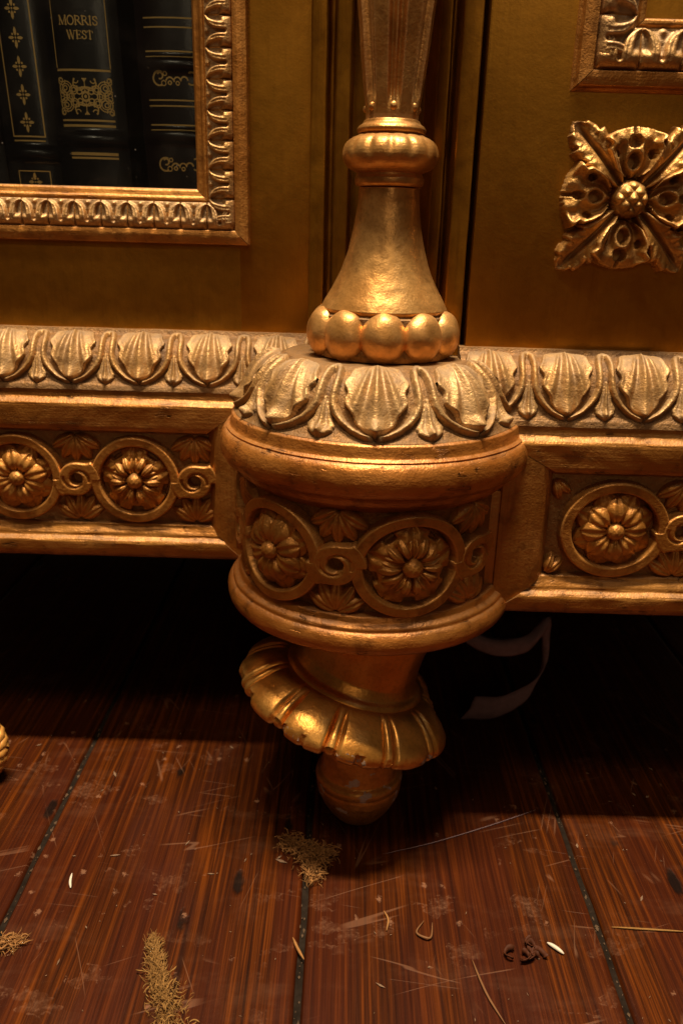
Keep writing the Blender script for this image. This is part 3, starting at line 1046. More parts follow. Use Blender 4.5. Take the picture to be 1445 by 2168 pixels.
def bead_mesh(rad, rz):
    bm = bmesh.new()
    bmesh.ops.create_uvsphere(bm, u_segments=28, v_segments=18, radius=1.0)
    for v in bm.verts:
        p = v.co
        k = 1 + 0.05 * nz(p.x * 1.7, p.y * 1.7, p.z * 1.7)
        t = 0.10 * p.z
        v.co = Vector((p.x * rad * (1 - t * 0.3) * k, p.y * rad * 0.80 * k, p.z * rz * k))
    me = bpy.data.meshes.new('m')
    bm.to_mesh(me)
    bm.free()
    me.polygons.foreach_set('use_smooth', [True] * len(me.polygons))
    return me


beadm = bead_mesh(0.0118, 0.0126)
ring = obj('bead_ring', lathe([(0.030, 0.2866), (0.0335, 0.2868), (0.0335, 0.3060), (0.0300, 0.3085)], (CX, CY), -180, 180, 60, None, 0.0001, 40, 0.9), 'ground', cab)
for k in range(10):
    a = R(36 * k - 1.5)
    o = obj('bead', beadm, 'col', ring, (CX + 0.0316 * math.sin(a), CY - 0.0316 * math.cos(a), 0.2970))
    o.rotation_euler.z = a + random.uniform(-.06, .06)
    o.scale = (1, 1, random.uniform(0.97, 1.03))
bell = [tuple(p) for p in catmull([(0.0328, 0.3095), (0.0310, 0.3130), (0.0275, 0.3190), (0.0232, 0.3275), (0.0196, 0.3380), (0.0171, 0.3490), (0.0156, 0.3590), (0.0150, 0.3672)], 6)]
col_lathe('column_bell', [(0.0, 0.3030), (0.0300, 0.3035), (0.0308, 0.3060), (0.0322, 0.3078), (0.0330, 0.3092)] + bell[1:] + [(0.0, 0.3680)], 0.0004, None, 140, 'col', 2, 0.0003)
col_lathe('column_collar', [(0.0, 0.3675), (0.0158, 0.3678), (0.0170, 0.3690), (0.0172, 0.3715), (0.0164, 0.3728), (0.0160, 0.3745), (0.0, 0.3750)], 0.0005, None, 100, 'col', 3)
kn = [(0.0, 0.3740), (0.0165, 0.3742)]
for k in range(14):
    a = R(-75 + 150 * k / 13)
    kn.append((0.0158 + 0.0080 * math.cos(a), 0.3825 + 0.0080 * math.sin(a)))
kn += [(0.0160, 0.3912), (0.0, 0.3914)]


def lobed(r, z, th, i):
    k = math.exp(-((z - 0.3865) / 0.0055) ** 2)
    return r * (1 - 0.050 * k * abs(math.cos(th * 6.5 / 1.0 * 1.0769 + 0.3)) ** 6), z


col_lathe('column_knop', kn, 0.0004, lobed, 180, 'col', 4)
col_lathe('column_ring', [(0.0, 0.3908), (0.0148, 0.3910), (0.0166, 0.3920), (0.0172, 0.3936), (0.0162, 0.3950), (0.0142, 0.3962), (0.0134, 0.3978), (0.0, 0.3985)], 0.0005, None, 100, 'col', 5, 0.0004)


def fluted(r, z, th, i):
    if z < 0.3985:
        return r, z
    ph = (th * 7 / (2 * math.pi)) % 1.0
    d = abs(ph - 0.5) * 2      # 1 at flute centre (th=0)
    zz = (z - 0.4035) / 0.006
    fade = max(0.0, min(1.0, zz))
    fl = max(0.0, (d - 0.48) / 0.52)
    dep = 0.0032 * math.sqrt(max(0.0, 1 - (1 - min(1, fl * 2.2)) ** 2)) * fade
    reed = 0.0013 * math.exp(-((1 - d) / 0.15) ** 2) * fade
    lip = 0.0004 * math.exp(-((d - 0.43) / 0.06) ** 2) * fade
    return r - dep + reed + lip, z


shaft = [(0.0, 0.3965)] + [(0.0128 + 0.0054 * max(0, (z - 0.399)) / 0.049, z) for z in np.linspace(0.397, 0.62, 75)] + [(0.0, 0.62)]
sh = obj('column_shaft', lathe([(min(r, 0.03), z) for r, z in shaft], (CX, CY), -180, 180, 210, fluted, 0.0002, 60, 0.0), 'col', cab)
fb = bead_mesh(0.0019, 0.0020)
for k in range(7):
    a = R(360 / 7 * k)
    obj('flute_stop', fb, 'col', sh, (CX + 0.0126 * math.sin(a), CY - 0.0126 * math.cos(a), 0.4030))

# --- corner post behind the column (plan profile swept upwards)
plan = [(-0.0233, 0.520), (-0.0233, 0.4895), (-0.0146, 0.4885), (-0.0134, 0.4960), (-0.0104, 0.4965), (-0.0094, 0.4870), (-0.0015, 0.4855), (0.0000, 0.4930),
        (0.0060, 0.4900), (0.0200, 0.4800), (0.0380, 0.4700), (0.0405, 0.4600), (0.0418, 0.4500), (0.0480, 0.4480), (0.0488, 0.4545), (0.0506, 0.4540), (0.0514, 0.4345),
        (0.0608, 0.4325), (0.0612, 0.520)]
P = rounded(plan, 0.0012, 3)
V, F = [], []
zs = np.linspace(0.2848, 0.66, 60)
for z in zs:
    for j, (x, y) in enumerate(P):
        V.append((x + nz(z * 60, j * .3, 2) * 0.00025, y + nz(z * 60, j * .3, 5) * 0.00025, z))
n = len(P)
for k in range(len(zs) - 1):
    for j in range(n):
        F.append((k * n + j, k * n + (j + 1) % n, (k + 1) * n + (j + 1) % n, (k + 1) * n + j))
me = mesh_of(V, F, True, 45)
fix(me)
obj('corner_post', me, 'panel', cab)

# --- left door: stiles, rails, moulded frame, glass
DL = 0.492
GX, GZ = -0.0878, 0.3667
ldoor = obj('glazed_door', box(-0.0578 - 0.006, -0.0232, DL, DL + 0.018, 0.2868, 0.66, 0.0003), 'panel', cab)
obj('door_rail', box(-0.43, -0.0638, DL + 0.00015, DL + 0.018, 0.2869, 0.3430, 0.0), 'panel', ldoor)
obj('glass_pane', box(-0.40, GX + 0.006, DL + 0.0070, DL + 0.0095, GZ - 0.006, 0.65, 0), 'glass', ldoor)


def frame_edge(p0, p1, out, Yb, prof, mit0, mit1, seg=50, seed=0.0):
    """moulding along p0->p1 (x,z); 'out' unit vector away from the opening; prof [(d,h)]; mitre slopes at both ends"""
    d = Vector((p1[0] - p0[0], p1[1] - p0[1]))
    L = d.length
    d.normalize()
    V, F = [], []
    n = len(prof)
    for k in range(seg + 1):
        for i, (dd, h) in enumerate(prof):
            a = -mit0 * dd + 0.00022
            b = L + mit1 * dd - 0.00022
            t = a + (b - a) * k / seg
            x = p0[0] + d.x * t + out[0] * dd
            z = p0[1] + d.y * t + out[1] * dd
            hh = h + nz(x * 90, z * 90, i * 0.4 + seed) * 0.0002 + nz(x * 300, z * 300, i + seed) * 0.00012
            V.append((x, Yb - hh, z))
    for k in range(seg):
        for i in range(n):
            j = (i + 1) % n
            F.append((k * n + i, k * n + j, (k + 1) * n + j, (k + 1) * n + i))
    F.append(tuple(range(n)))
    F.append(tuple(seg * n + i for i in range(n))[::-1])
    me = mesh_of(V, F, True, 42)
    fix(me)
    return me


def tongue_hf(P, W):
    """one unit of the small leaf-and-tongue ornament; u along, v inner(0) -> outer(1)"""
    def f(U, S):
        u, v = U / P, S / W
        au = np.abs(u)
        # rounded block along the outer edge, one per unit
        blk = np.clip(1 - (au / 0.49) ** 5, 0, 1) ** 0.5 * smooth(v, 0.50, 0.72) * np.sqrt(np.clip(1 - ((v - 0.74) / 0.28).clip(0, 1) ** 2, 0, 1))
        H = 0.0005 + 0.0034 * blk
        # two plump arms rising outwards to meet their neighbours in a pointed arch
        k = np.clip((0.70 - v) / 0.62, 0, 1)
        cu = 0.165 + 0.335 * (1 - np.sqrt(np.clip(1 - k ** 2.2, 0, 1)))
        wd = 0.165 - 0.060 * k
        sdw = wd - np.abs(au - cu)
        arm = np.where((v > 0.06) & (v < 0.78), edge(sdw, wd), 0)
        H = np.maximum(H, (0.0008 + 0.0034 * arm * (1 - 0.25 * k)) * (arm > 0))
        H = H - 0.0008 * G(sdw - wd, 0.035) * (arm > 0) * (1 - smooth(k, 0.6, 0.9))
        # teardrop slit between the arms, with a pit at its end
        H = H - 0.0030 * G(au, 0.045) * smooth(v, 0.38, 0.46) * (1 - smooth(v, 0.74, 0.80))
        H = H - 0.0016 * G(np.hypot(au, (v - 0.76) * W / P), 0.055)
        H = H + 0.0018 * G(np.hypot(au, (v - 0.12) * W / P), 0.070)
        ok = (v > 0.005) & (v < 0.995) & (au < 0.499)
        d = 0.6 * (1 - smooth(H, 0.0004, 0.0022))
        return np.where(ok, np.maximum(H, 0.0002), 0), d
    return f


def frame_ornaments(p0, p1, out, Yb, prof_h, d0, W, pitch, parent, off=0.0):
    """leaf units along the frame; prof_h(v)->height of the ground there"""
    L = math.hypot(p1[0] - p0[0], p1[1] - p0[1])
    d = ((p1[0] - p0[0]) / L, (p1[1] - p0[1]) / L)

    def mp(u, S, h):
        base = np.interp(S, [q[0] for q in prof_h], [q[1] for q in prof_h])
        dd = d0 + S
        return d[0] * u + out[0] * dd, Yb - base - h, d[1] * u + out[1] * dd
    me = relief(tongue_hf(pitch, W), -pitch * .5, pitch * .5, 0, W, pitch / 34, mp)
    k = 0
    t = off
    while t < L + d0:
        obj('tongue_leaf', me, 'orn', parent, (p0[0] + d[0] * t, 0, p0[1] + d[1] * t))
        t += pitch
        k += 1


profL = rounded([(0.0, -0.008), (0.0, 0.0012), (0.0012, 0.0026), (0.0040, 0.0030), (0.0046, 0.0040), (0.0062, 0.0042), (0.0066, 0.0035),
                 (0.0100, 0.0042), (0.0150, 0.0050), (0.0190, 0.0042), (0.0216, 0.0030), (0.0221, 0.0062), (0.0250, 0.0068), (0.0296, 0.0060), (0.0300, 0.0005), (0.0300, -0.008)], 0.0005, 2)
for (p0, p1, out, m0, m1, seed, off) in (((GX, GZ), (-0.37, GZ), (0, -1), 1, 1, 1.0, -0.0135), ((GX, GZ), (GX, 0.62), (1, 0), 1, 0, 4.0, -0.0125)):
    fr = obj('frame_moulding', frame_edge(p0, p1, out, DL, profL, m0, m1, 60, seed), 'railx' if out[0] == 0 else 'railz', ldoor)
    frame_ornaments(p0, p1, out, DL, [(0, 0.0034), (0.004, 0.0042), (0.009, 0.0048), (0.0125, 0.0040), (0.0152, 0.0028)], 0.0068, 0.0152, 0.0152, fr, off)

# --- right door
DR = 0.430
rdoor = obj('panelled_door', box(0.0632, 0.42, DR, DR + 0.02, 0.2888, 0.66, 0.0012), 'panel', cab)
p_in = (0.1352, 0.4440)
profR = rounded([(0.0, -0.002), (0.0, 0.0010), (0.0010, 0.0032), (0.0030, 0.0034), (0.0040, 0.0020), (0.0100, 0.0040), (0.0160, 0.0050), (0.0210, 0.0034), (0.0222, 0.0024), (0.0228, 0.0062),
                 (0.0292, 0.0058), (0.0298, 0.0020), (0.0312, 0.0012), (0.0314, -0.002)], 0.0005, 2)
for (p0, p1, out, m0, m1, seed, off) in ((p_in, (0.36, p_in[1]), (0, -1), 1, 1, 2.0, -0.0115), (p_in, (p_in[0], 0.62), (-1, 0), 1, 0, 6.0, -0.0095)):
    fr = obj('frame_moulding', frame_edge(p0, p1, out, DR, profR, m0, m1, 60, seed), 'railx' if out[0] == 0 else 'railz', rdoor)
    frame_ornaments(p0, p1, out, DR, [(0, 0.0018), (0.006, 0.0040), (0.012, 0.0048), (0.016, 0.0040), (0.0184, 0.0026)], 0.0038, 0.0184, 0.0200, fr, off)


# --- big acanthus boss on the right door
def acanthus(cx, cz, Rr):
    mp0 = plane_map(cx, DR, cz)
    base = obj('acanthus_boss', relief(lambda U, V: np.where(np.hypot(U, V) < 0.30 * Rr, 0.0022, 0), -0.31 * Rr, 0.31 * Rr, -0.31 * Rr, 0.31 * Rr, 0.0008, mp0), 'ground', cab)

    def corner_hf(seed):
        def f(A, B):
            t = np.clip((A - 0.20 * Rr) / (1.22 * Rr), 0, 1)
            ab = np.abs(B)
            wv = Rr * np.interp(t, [0, 0.12, 0.35, 0.6, 0.8, 0.93, 1.0], [0.05, 0.14, 0.24, 0.30, 0.25, 0.14, 0.0])
            saw = (t * 5.2 + seed) % 1.0
            wv = wv * (0.78 + 0.30 * saw * smooth(t, 0.25, 0.45))
            ok = (A > 0.2 * Rr) & (A < 1.42 * Rr) & (ab < wv)
            q = ab / np.maximum(wv, 1e-5)
            H = 0.0022 + 0.0068 * np.sin(np.pi * np.clip(t * 0.85 + 0.2, 0, 1)) * (1 - 0.6 * (q - 0.45) ** 2)
            H = H - 0.0038 * G(B, 0.0011) * (1 - smooth(t, 0.7, 1.0))
            vein = np.sin((t * 5.2 - q * 0.9 + seed) * 2 * np.pi)
            H = H + 0.0006 * vein * smooth(q, 0.2, 0.6) * smooth(t, 0.3, 0.5) + 0.0014 * G(q - 0.75, 0.25)
            H = H * (0.5 + 0.5 * edge((1 - q) * wv, 0.0014))
            return np.where(ok, np.maximum(H, 0.0004), 0), 0.7 * G(B, 0.0013) + 0.25 * (vein < -0.5)
        return f

    def cup_hf(seed, notch):
        def f(A, B):
            # A outward from the centre, B across; cup with a raised U rim, an eye hole and an outer notch
            a, b = A / Rr, B / Rr
            wv = np.interp(a, [0.29, 0.33, 0.42, 0.55, 0.72, 0.86, 0.96, 1.02], [0.0, 0.16, 0.29, 0.37, 0.43, 0.43, 0.32, 0.0])
            wv = wv * (1 + 0.10 * np.sin(a * 30 + seed) * smooth(a, 0.6, 0.8))
            ok = (a > 0.29) & (a < 1.02) & (np.abs(b) < wv)
            q = np.abs(b) / np.maximum(wv, 1e-4)
            H = 0.0060 + 0.0030 * smooth(a, 0.3, 0.6) * (1 - smooth(a, 0.8, 1.05))
            H = H + 0.0040 * G(q - 0.88, 0.15) * (1 - smooth(a, 0.80, 0.98))
            H = H - 0.0030 * G(q - 0.50, 0.24) * (1 - smooth(a, 0.6, 0.9))
            e = np.hypot(b / 0.092, (a - 0.54) / 0.115)
            H = H + 0.0013 * G(e - 1.35, 0.40)
            H = np.where(e < 1, 0.0006, H)
            nt = np.hypot(b / (0.105 if notch else 0.06), (a - 0.80) / 0.10)
            H = np.where(nt < 1, 0.0006, H)
            H = np.where((np.abs(b) < 0.035) & (a > 0.8), 0.0006, H)
            H = H + 0.0005 * np.cos(np.abs(b) * 30 + seed) * smooth(a, 0.72, 0.85)
            side = np.hypot((np.abs(b) - 0.27) / 0.05, (a - 0.62) / 0.07)
            H = np.where(side < 1, 0.0010, H)
            H = H * (0.55 + 0.45 * edge((1 - q) * wv * Rr, 0.0014))
            return np.where(ok, np.maximum(H, 0.0004), 0), 0.30 * G(q - .5, .25) + 0.5 * (H < 0.002)
        return f
    for k in range(4):
        ph = R(45 + 90 * k) + (0.05, -0.06, 0.04, -0.03)[k]
        obj('corner_leaf', relief(corner_hf(0.25 * k), 0.18 * Rr, 1.45 * Rr, -0.34 * Rr, 0.34 * Rr, 0.00055, rot_map(mp0, ph)), 'boss', base)
    for k in range(4):
        ph = R(90 * k) + (0.03, 0.05, -0.05, -0.08)[k]
        obj('curled_leaf', relief(cup_hf(0.7 * k, k in (1, 3)), 0.26 * Rr, 1.04 * Rr, -0.5 * Rr, 0.5 * Rr, 0.00050, rot_map(mp0, ph)), 'boss', base)

    def cone_hf(U, V):
        r = np.hypot(U, V)
        q = r / (0.28 * Rr)
        H = np.where(q < 1, 0.0035 + 0.0085 * np.sqrt(np.clip(1 - q * q, 0, 1)), 0)
        a = (U + V) / 0.0034
        b = (U - V) / 0.0034
        kn_ = (np.abs(np.cos(a * np.pi / 2)) * np.abs(np.cos(b * np.pi / 2)))
        return H + np.where(q < 0.93, 0.0019 * kn_ ** 0.8, 0), np.where(kn_ < 0.12, 0.5, 0)
    obj('pine_cone', relief(cone_hf, -0.29 * Rr, 0.29 * Rr, -0.29 * Rr, 0.29 * Rr, 0.00035, mp0), 'boss', base)


acanthus(0.1380, 0.3650, 0.0326)

# --- turned foot: upright ball, flange knocked out of level
FX, FY = 0.0155, 0.4120
ball = [(0.0, 0.0), (0.0125, 0.0), (0.0150, 0.0012), (0.0185, 0.0058), (0.0228, 0.0135), (0.0256, 0.0205), (0.0262, 0.0250), (0.0256, 0.0268), (0.0266, 0.0284), (0.0270, 0.0308), (0.0260, 0.0330), (0.0240, 0.0345),
        (0.0236, 0.0380), (0.0226, 0.0450), (0.0224, 0.0560), (0.0240, 0.0900), (0.0, 0.0905)]
obj('foot_ball', lathe(rounded(ball, 0.0008, 3), (FX, FY), -180, 180, 110, None, 0.0004, 50, 0.0, 11), 'ball', cab)
TILT = Matrix.Rotation(R(16.5), 4, 'Y') @ Matrix.Rotation(R(-3), 4, 'X')
FC = (0.0075, 0.4150, 0.0880)
obj('foot_neck', lathe(rounded([(0.032, -0.004), (0.0410, 0.0085), (0.0418, 0.0108), (0.0402, 0.0130), (0.0376, 0.0145), (0.0350, 0.0200), (0.0345, 0.0340), (0.0360, 0.0520), (0.0, 0.0520)], 0.0010, 3), FC, -180, 180, 110, None, 0.0003, 45, 0.0, 21, TILT), 'foot', cab)
fl_prof = [(0.0220, -0.0040), (0.0380, -0.0062), (0.0520, -0.0090), (0.0608, -0.0108), (0.0640, -0.0092), (0.0652, -0.0062), (0.0644, -0.0028), (0.0615, 0.0012), (0.0570, 0.0052), (0.0520, 0.0086), (0.0460, 0.0112), (0.0385, 0.0104)]
fl_prof = [tuple(p) for p in catmull(fl_prof, 4)]
NL = 12


def scallop(r, z, th, i):
    ph = ((th + R(9)) * NL / (2 * math.pi)) % 1.0
    d = abs(ph - 0.5) * 2            # 1 at the groove
    k = 1.0 if z > -0.012 else 0.5
    lobe = 0.0015 * (math.cos(min(d, 0.80) / 0.80 * math.pi / 2) ** 0.7 - 0.3)
    gr = -0.0028 * math.exp(-((d - 0.80) / 0.055) ** 2) + 0.0003 * math.exp(-((d - 1.0) / 0.10) ** 2)
    out = smooth(np.array(r), 0.040, 0.056).item()
    zz = z + (lobe * 0.75 + gr) * out * (1 if z > -0.006 else -0.3) * k
    rr = r + (lobe * 0.8 + gr * 0.7) * out * k
    # broken edge on the right-hand side and chips along the front
    br = math.exp(-((math.degrees(th) - 96) / 20) ** 2)
    rr -= out * br * (0.010 + 0.002 * nz(th * 20, z * 400, 1))
    ch = nz(th * 9, 3.3, 0.2)
    if z < -0.003 and r > 0.05 and ch > 0.18:
        rr -= 0.0020 * min(1, (ch - 0.18) * 6)
    return rr, zz


flange = obj('foot_flange', lathe(fl_prof, FC, -180, 180, 390, scallop, 0.0003, 60, 0.0, 31, TILT), 'foot', cab)

# exposed gesso where the gilding has broken away from the flange lip
def gesso_patch(th0, th1, seed, i0=0.0586, z0=-0.0072):
    V, F = [], []
    n, m = 26, 6
    for k in range(n + 1):
        th = R(th0 + (th1 - th0) * k / n)
        env = max(0.0, math.sin(math.pi * k / n)) ** 0.5
        for j in range(m + 1):
            q = (j / m - 0.5) * env * (1 + 0.7 * nz(th * 30, j * 0.2, seed))
            r, z = 0.0650 - 0.0040 * max(0, q) - 0.0010 * max(0, -q), -0.0066 - q * 0.0062
            rr, zz = scallop(r, z, th, 0)
            rr += 0.0003 + 0.0004 * nz(th * 60, j, seed)
            p = TILT @ Vector((rr * math.sin(th), -rr * math.cos(th), zz))
            V.append((FC[0] + p.x, FC[1] + p.y, FC[2] + p.z))
    for k in range(n):
        for j in range(m):
            a = k * (m + 1) + j
            F.append((a, a + 1, a + m + 2, a + m + 1))
    me = mesh_of(V, F, True)
    obj('gesso_chip', me, 'gesso', flange)


gesso_patch(-36, -24, 1.0)
gesso_patch(-6, 9, 2.0)
gesso_patch(40, 52, 5.0)

# ------------------------------------------------------------------ books behind the glass
ZS = 0.3525


def book(name, label, xc, wd, y0, lean, mat, height, hubs, depth=0.15, bulge=0.0045):
    t = thing(name, label, 'book', (xc, y0 + 0.02, ZS), 'leather-bound books behind the glass')

    def mp(s_, z, off=0.0):
        z = np.asarray(z, float)
        hub = sum(0.0026 * np.exp(-((z - hz) / 0.0036) ** 4) for hz in hubs) if hubs else 0
        return (xc + s_ * wd / 2 - lean * (z - 0.40), y0 + bulge * np.abs(s_) ** 2.2 - hub * (1 - 0.35 * np.abs(s_) ** 3) - off, z)
    ss = np.linspace(-1, 1, 25)
    zz = np.linspace(ZS, ZS + height, 170)
    V, F = [], []
    for z in zz:
        for q in ss:
            V.append(tuple(float(v) for v in mp(q, z)))
        xr, yr, _ = mp(1.0, z)
        xl, yl, _ = mp(-1.0, z)
        V.append((float(xr), y0 + depth, float(z)))
        V.append((float(xl), y0 + depth, float(z)))
    n = len(ss) + 2
    for k in range(len(zz) - 1):
        for i in range(n):
            F.append((k * n + i, k * n + (i + 1) % n, (k + 1) * n + (i + 1) % n, (k + 1) * n + i))
    F.append(tuple(range(n))[::-1])
    F.append(tuple((len(zz) - 1) * n + i for i in range(n)))
    me = mesh_of(V, F, True, 50)
    fix(me)
    obj('binding', me, mat, t)
    return t, mp, wd


def gstrip(t, mp, wd, pts, th, name='gilt_line'):
    """gilt stroke on a spine; pts in metres (x from spine centre, z)"""
    Q = []
    for (a, b), (c, d) in zip(pts[:-1], pts[1:]):
        n = max(1, int(math.hypot(c - a, d - b) / 0.0012))
        Q += [(a + (c - a) * k / n, b + (d - b) * k / n) for k in range(n)]
    Q.append(pts[-1])
    V, F = [], []
    for k, (a, b) in enumerate(Q):
        a0, b0 = Q[max(0, k - 1)]
        a1, b1 = Q[min(len(Q) - 1, k + 1)]
        L = math.hypot(a1 - a0, b1 - b0) or 1
        nx, nz_ = -(b1 - b0) / L, (a1 - a0) / L
        tt = th[min(k, len(th) - 1)] if isinstance(th, (list, tuple)) else th
        for s_ in (-1, 1):
            V.append(tuple(float(v) for v in mp((a + s_ * nx * tt / 2) * 2 / wd, b + s_ * nz_ * tt / 2, 0.00018)))
    for k in range(len(Q) - 1):
        F.append((2 * k, 2 * k + 1, 2 * k + 3, 2 * k + 2))
    return obj(name, mesh_of(V, F, True), 'gilt', t)


def gmask(t, mp, wd, fn, u0, u1, z0, z1, cell, name, parent=None):
    nu, nv = int((u1 - u0) / cell), int((z1 - z0) / cell)
    us, zs_ = np.linspace(u0, u1, nu + 1), np.linspace(z0, z1, nv + 1)
    U, Z = np.meshgrid((us[:-1] + us[1:]) / 2, (zs_[:-1] + zs_[1:]) / 2, indexing='ij')
    keep = fn(U, Z)
    UU, ZZ = np.meshgrid(us, zs_, indexing='ij')
    X, Y, Z3 = mp(UU * 2 / wd, ZZ, 0.00018)
    idx = np.arange(UU.size).reshape(UU.shape)
    f = np.stack([idx[:-1, :-1][keep], idx[1:, :-1][keep], idx[1:, 1:][keep], idx[:-1, 1:][keep]], 1)
    usedv, inv = np.unique(f, return_inverse=True)
    V = np.stack([X.ravel(), Y.ravel(), np.broadcast_to(Z3, UU.shape).ravel()], 1)[usedv]
    return obj(name, mesh_of(V, inv.reshape(-1, 4).tolist(), True), 'gilt', parent or t)


def flower(t, mp, wd, x, z, r=0.0042):
    def fn(U, Z):
        a, b = np.abs(U - x), np.abs(Z - z)
        arm = ((a < r) & (b < 0.00085 * np.sin(np.clip((a / r - 0.18) / 0.82, 0, 1) * np.pi) ** .7)) | ((b < r * 1.3) & (a < 0.00085 * np.sin(np.clip((b / r / 1.3 - 0.18) / 0.82, 0, 1) * np.pi) ** .7))
        dot = np.hypot(a - 0.0016, b - 0.0018) < 0.00055
        return arm | dot | (np.hypot(a, b) < 0.0005)
    gmask(t, mp, wd, fn, x - r - .0002, x + r + .0002, z - r * 1.4, z + r * 1.4, 0.00022, 'gilt_flower')


# first book: slim, column of gilt flowers
t, mp, wd = book('black_book', 'slim black leather book with a column of gilt flowers on its spine', -0.1893, 0.0330, 0.5120, 0.045, 'black', 0.20, [0.3845])
for a in (-0.0095, 0.0090):
    gstrip(t, mp, wd, [(a, 0.3935), (a, 0.552)], 0.00075)
gstrip(t, mp, wd, [(-0.0095, 0.3937), (0.0090, 0.3937)], 0.0008)
gstrip(t, mp, wd, [(-0.0095, 0.3914), (0.0090, 0.3914)], 0.0008)
for k in range(9):
    flower(t, mp, wd, -0.0002, 0.4012 + 0.0144 * k)
for a in (-0.0095, 0.0090):
    gstrip(t, mp, wd, [(a, 0.3545), (a, 0.3752)], 0.0006)
gstrip(t, mp, wd, [(-0.0095, 0.3750), (0.0090, 0.3750)], 0.0006)
flower(t, mp, wd, 0.0, 0.3690, 0.0040)

# second book: author's name and gilt panel
t, mp, wd = book('black_book', 'black leather book lettered with an author name above a gilt scroll panel', -0.1530, 0.0420, 0.5115, 0.036, 'black', 0.215, [0.3930])
xa, xb = -0.0158, 0.0148
for a in (xa, xb):
    gstrip(t, mp, wd, [(a, 0.4300), (a, 0.562)], 0.0005)
gstrip(t, mp, wd, [(xa, 0.4290), (xb, 0.4290)], 0.0011)
for z, th in ((0.4030, 0.0010), (0.4002, 0.0013), (0.3852, 0.0016), (0.3830, 0.0011)):
    gstrip(t, mp, wd, [(xa + (0.003 if z < 0.39 else 0), z), (xb, z)], th)
ZC = 0.4155


def scrolls(U, Z):
    u, v = (np.abs(U + 0.0005)) * 1000, (Z - ZC) * 1000
    av = np.abs(v)
    m = np.zeros(U.shape, bool)
    arcs = [(3.2, 6.6, 3.4, 0.55), (6.6, 3.4, 2.2, 0.5), (6.6, 3.4, 1.1, 0.45), (11.2, 4.2, 3.6, 0.5), (11.2, 4.2, 2.3, 0.45), (11.6, 4.4, 1.1, 0.5), (3.4, 2.6, 1.5, 0.5), (8.8, 0.6, 2.0, 0.5), (8.8, 0.6, 0.9, 0.5),
            (13.6, 0.8, 2.4, 0.5), (13.8, 1.0, 1.2, 0.45), (13.4, 8.0, 2.0, 0.5), (13.8, 8.4, 0.9, 0.5), (5.0, 8.2, 1.4, 0.45), (1.2, 3.6, 1.3, 0.5), (0.0, 0.0, 2.0, 0.6)]
    for cx_, cz_, r_, w_ in arcs:
        m |= np.abs(np.hypot(u - cx_, av - cz_) - r_) < w_ * 0.62
    m |= (np.abs(av - 4.8 + 0.12 * u) < 0.4) & (u < 4.5)
    m |= (np.hypot(u, v) < 0.9) | (np.hypot(u - 4.6, av - 4.9) < 0.7)
    m |= (np.hypot(u / 1.8, av - 8.9) < 0.6)
    keep = (u < 15.4) & (av < 9.9) & ((av < 9.0 + 0.9 * np.cos(u * 0.9)))
    return m & keep


gmask(t, mp, wd, scrolls, -0.0165, 0.0155, ZC - 0.0102, ZC + 0.0102, 0.00020, 'gilt_scroll_panel')
GL = {  # serif capitals: strokes (polyline, thickness) on a 1 x 1 box, plus width
    'M': (1.10, [([(0.12, 0), (0.16, 1)], .08), ([(0.16, 1), (0.52, 0.05)], .16), ([(0.52, 0.05), (0.90, 1)], .07), ([(0.90, 1), (0.95, 0)], .16), ([(0, .03), (0.26, .03)], .06), ([(0.80, .03), (1.08, .03)], .06), ([(0.02, .97), (0.22, .97)], .06), ([(0.86, .97), (1.04, .97)], .06)]),
    'O': (0.95, [([(0.47 + 0.40 * math.sin(a), 0.5 + 0.50 * math.cos(a)) for a in np.linspace(0, 2 * math.pi, 25)], .13)]),
    'R': (0.90, [([(0.18, 0), (0.18, 1)], .16), ([(0.18, .96), (0.5, .96), (0.66, .86), (0.68, .72), (0.60, .56), (0.44, .50), (0.18, .50)], .09), ([(0.44, .50), (0.86, 0.02)], .15), ([(0.04, .03), (0.34, .03)], .06), ([(0.04, .97), (0.25, .97)], .06)]),
    'I': (0.48, [([(0.22, 0), (0.22, 1)], .16), ([(0.06, .03), (0.38, .03)], .06), ([(0.06, .97), (0.38, .97)], .06)]),
    'S': (0.70, [([(0.58, .74), (0.55, .92), (0.36, .98), (0.16, .90), (0.12, .72), (0.28, .57), (0.48, .46), (0.60, .30), (0.52, .08), (0.32, .01), (0.12, .08), (0.08, .28)], .12)]),
    'W': (1.25, [([(0.10, 1), (0.36, 0)], .16), ([(0.36, 0), (0.62, 1)], .07), ([(0.54, 1), (0.82, 0)], .16), ([(0.82, 0), (1.10, 1)], .07), ([(0, .97), (0.26, .97)], .06), ([(0.98, .97), (1.22, .97)], .06)]),
    'E': (0.80, [([(0.18, 0), (0.18, 1)], .16), ([(0.04, .96), (0.66, .96), (0.70, .78)], .08), ([(0.04, .04), (0.68, .04), (0.74, .26)], .08), ([(0.18, .51), (0.52, .51)], .08), ([(0.52, .40), (0.52, .62)], .06)]),
    'T': (0.82, [([(0.40, 0), (0.40, 1)], .16), ([(0.04, .76), (0.06, .96), (0.74, .96), (0.76, .76)], .08), ([(0.24, .03), (0.56, .03)], .06)])}


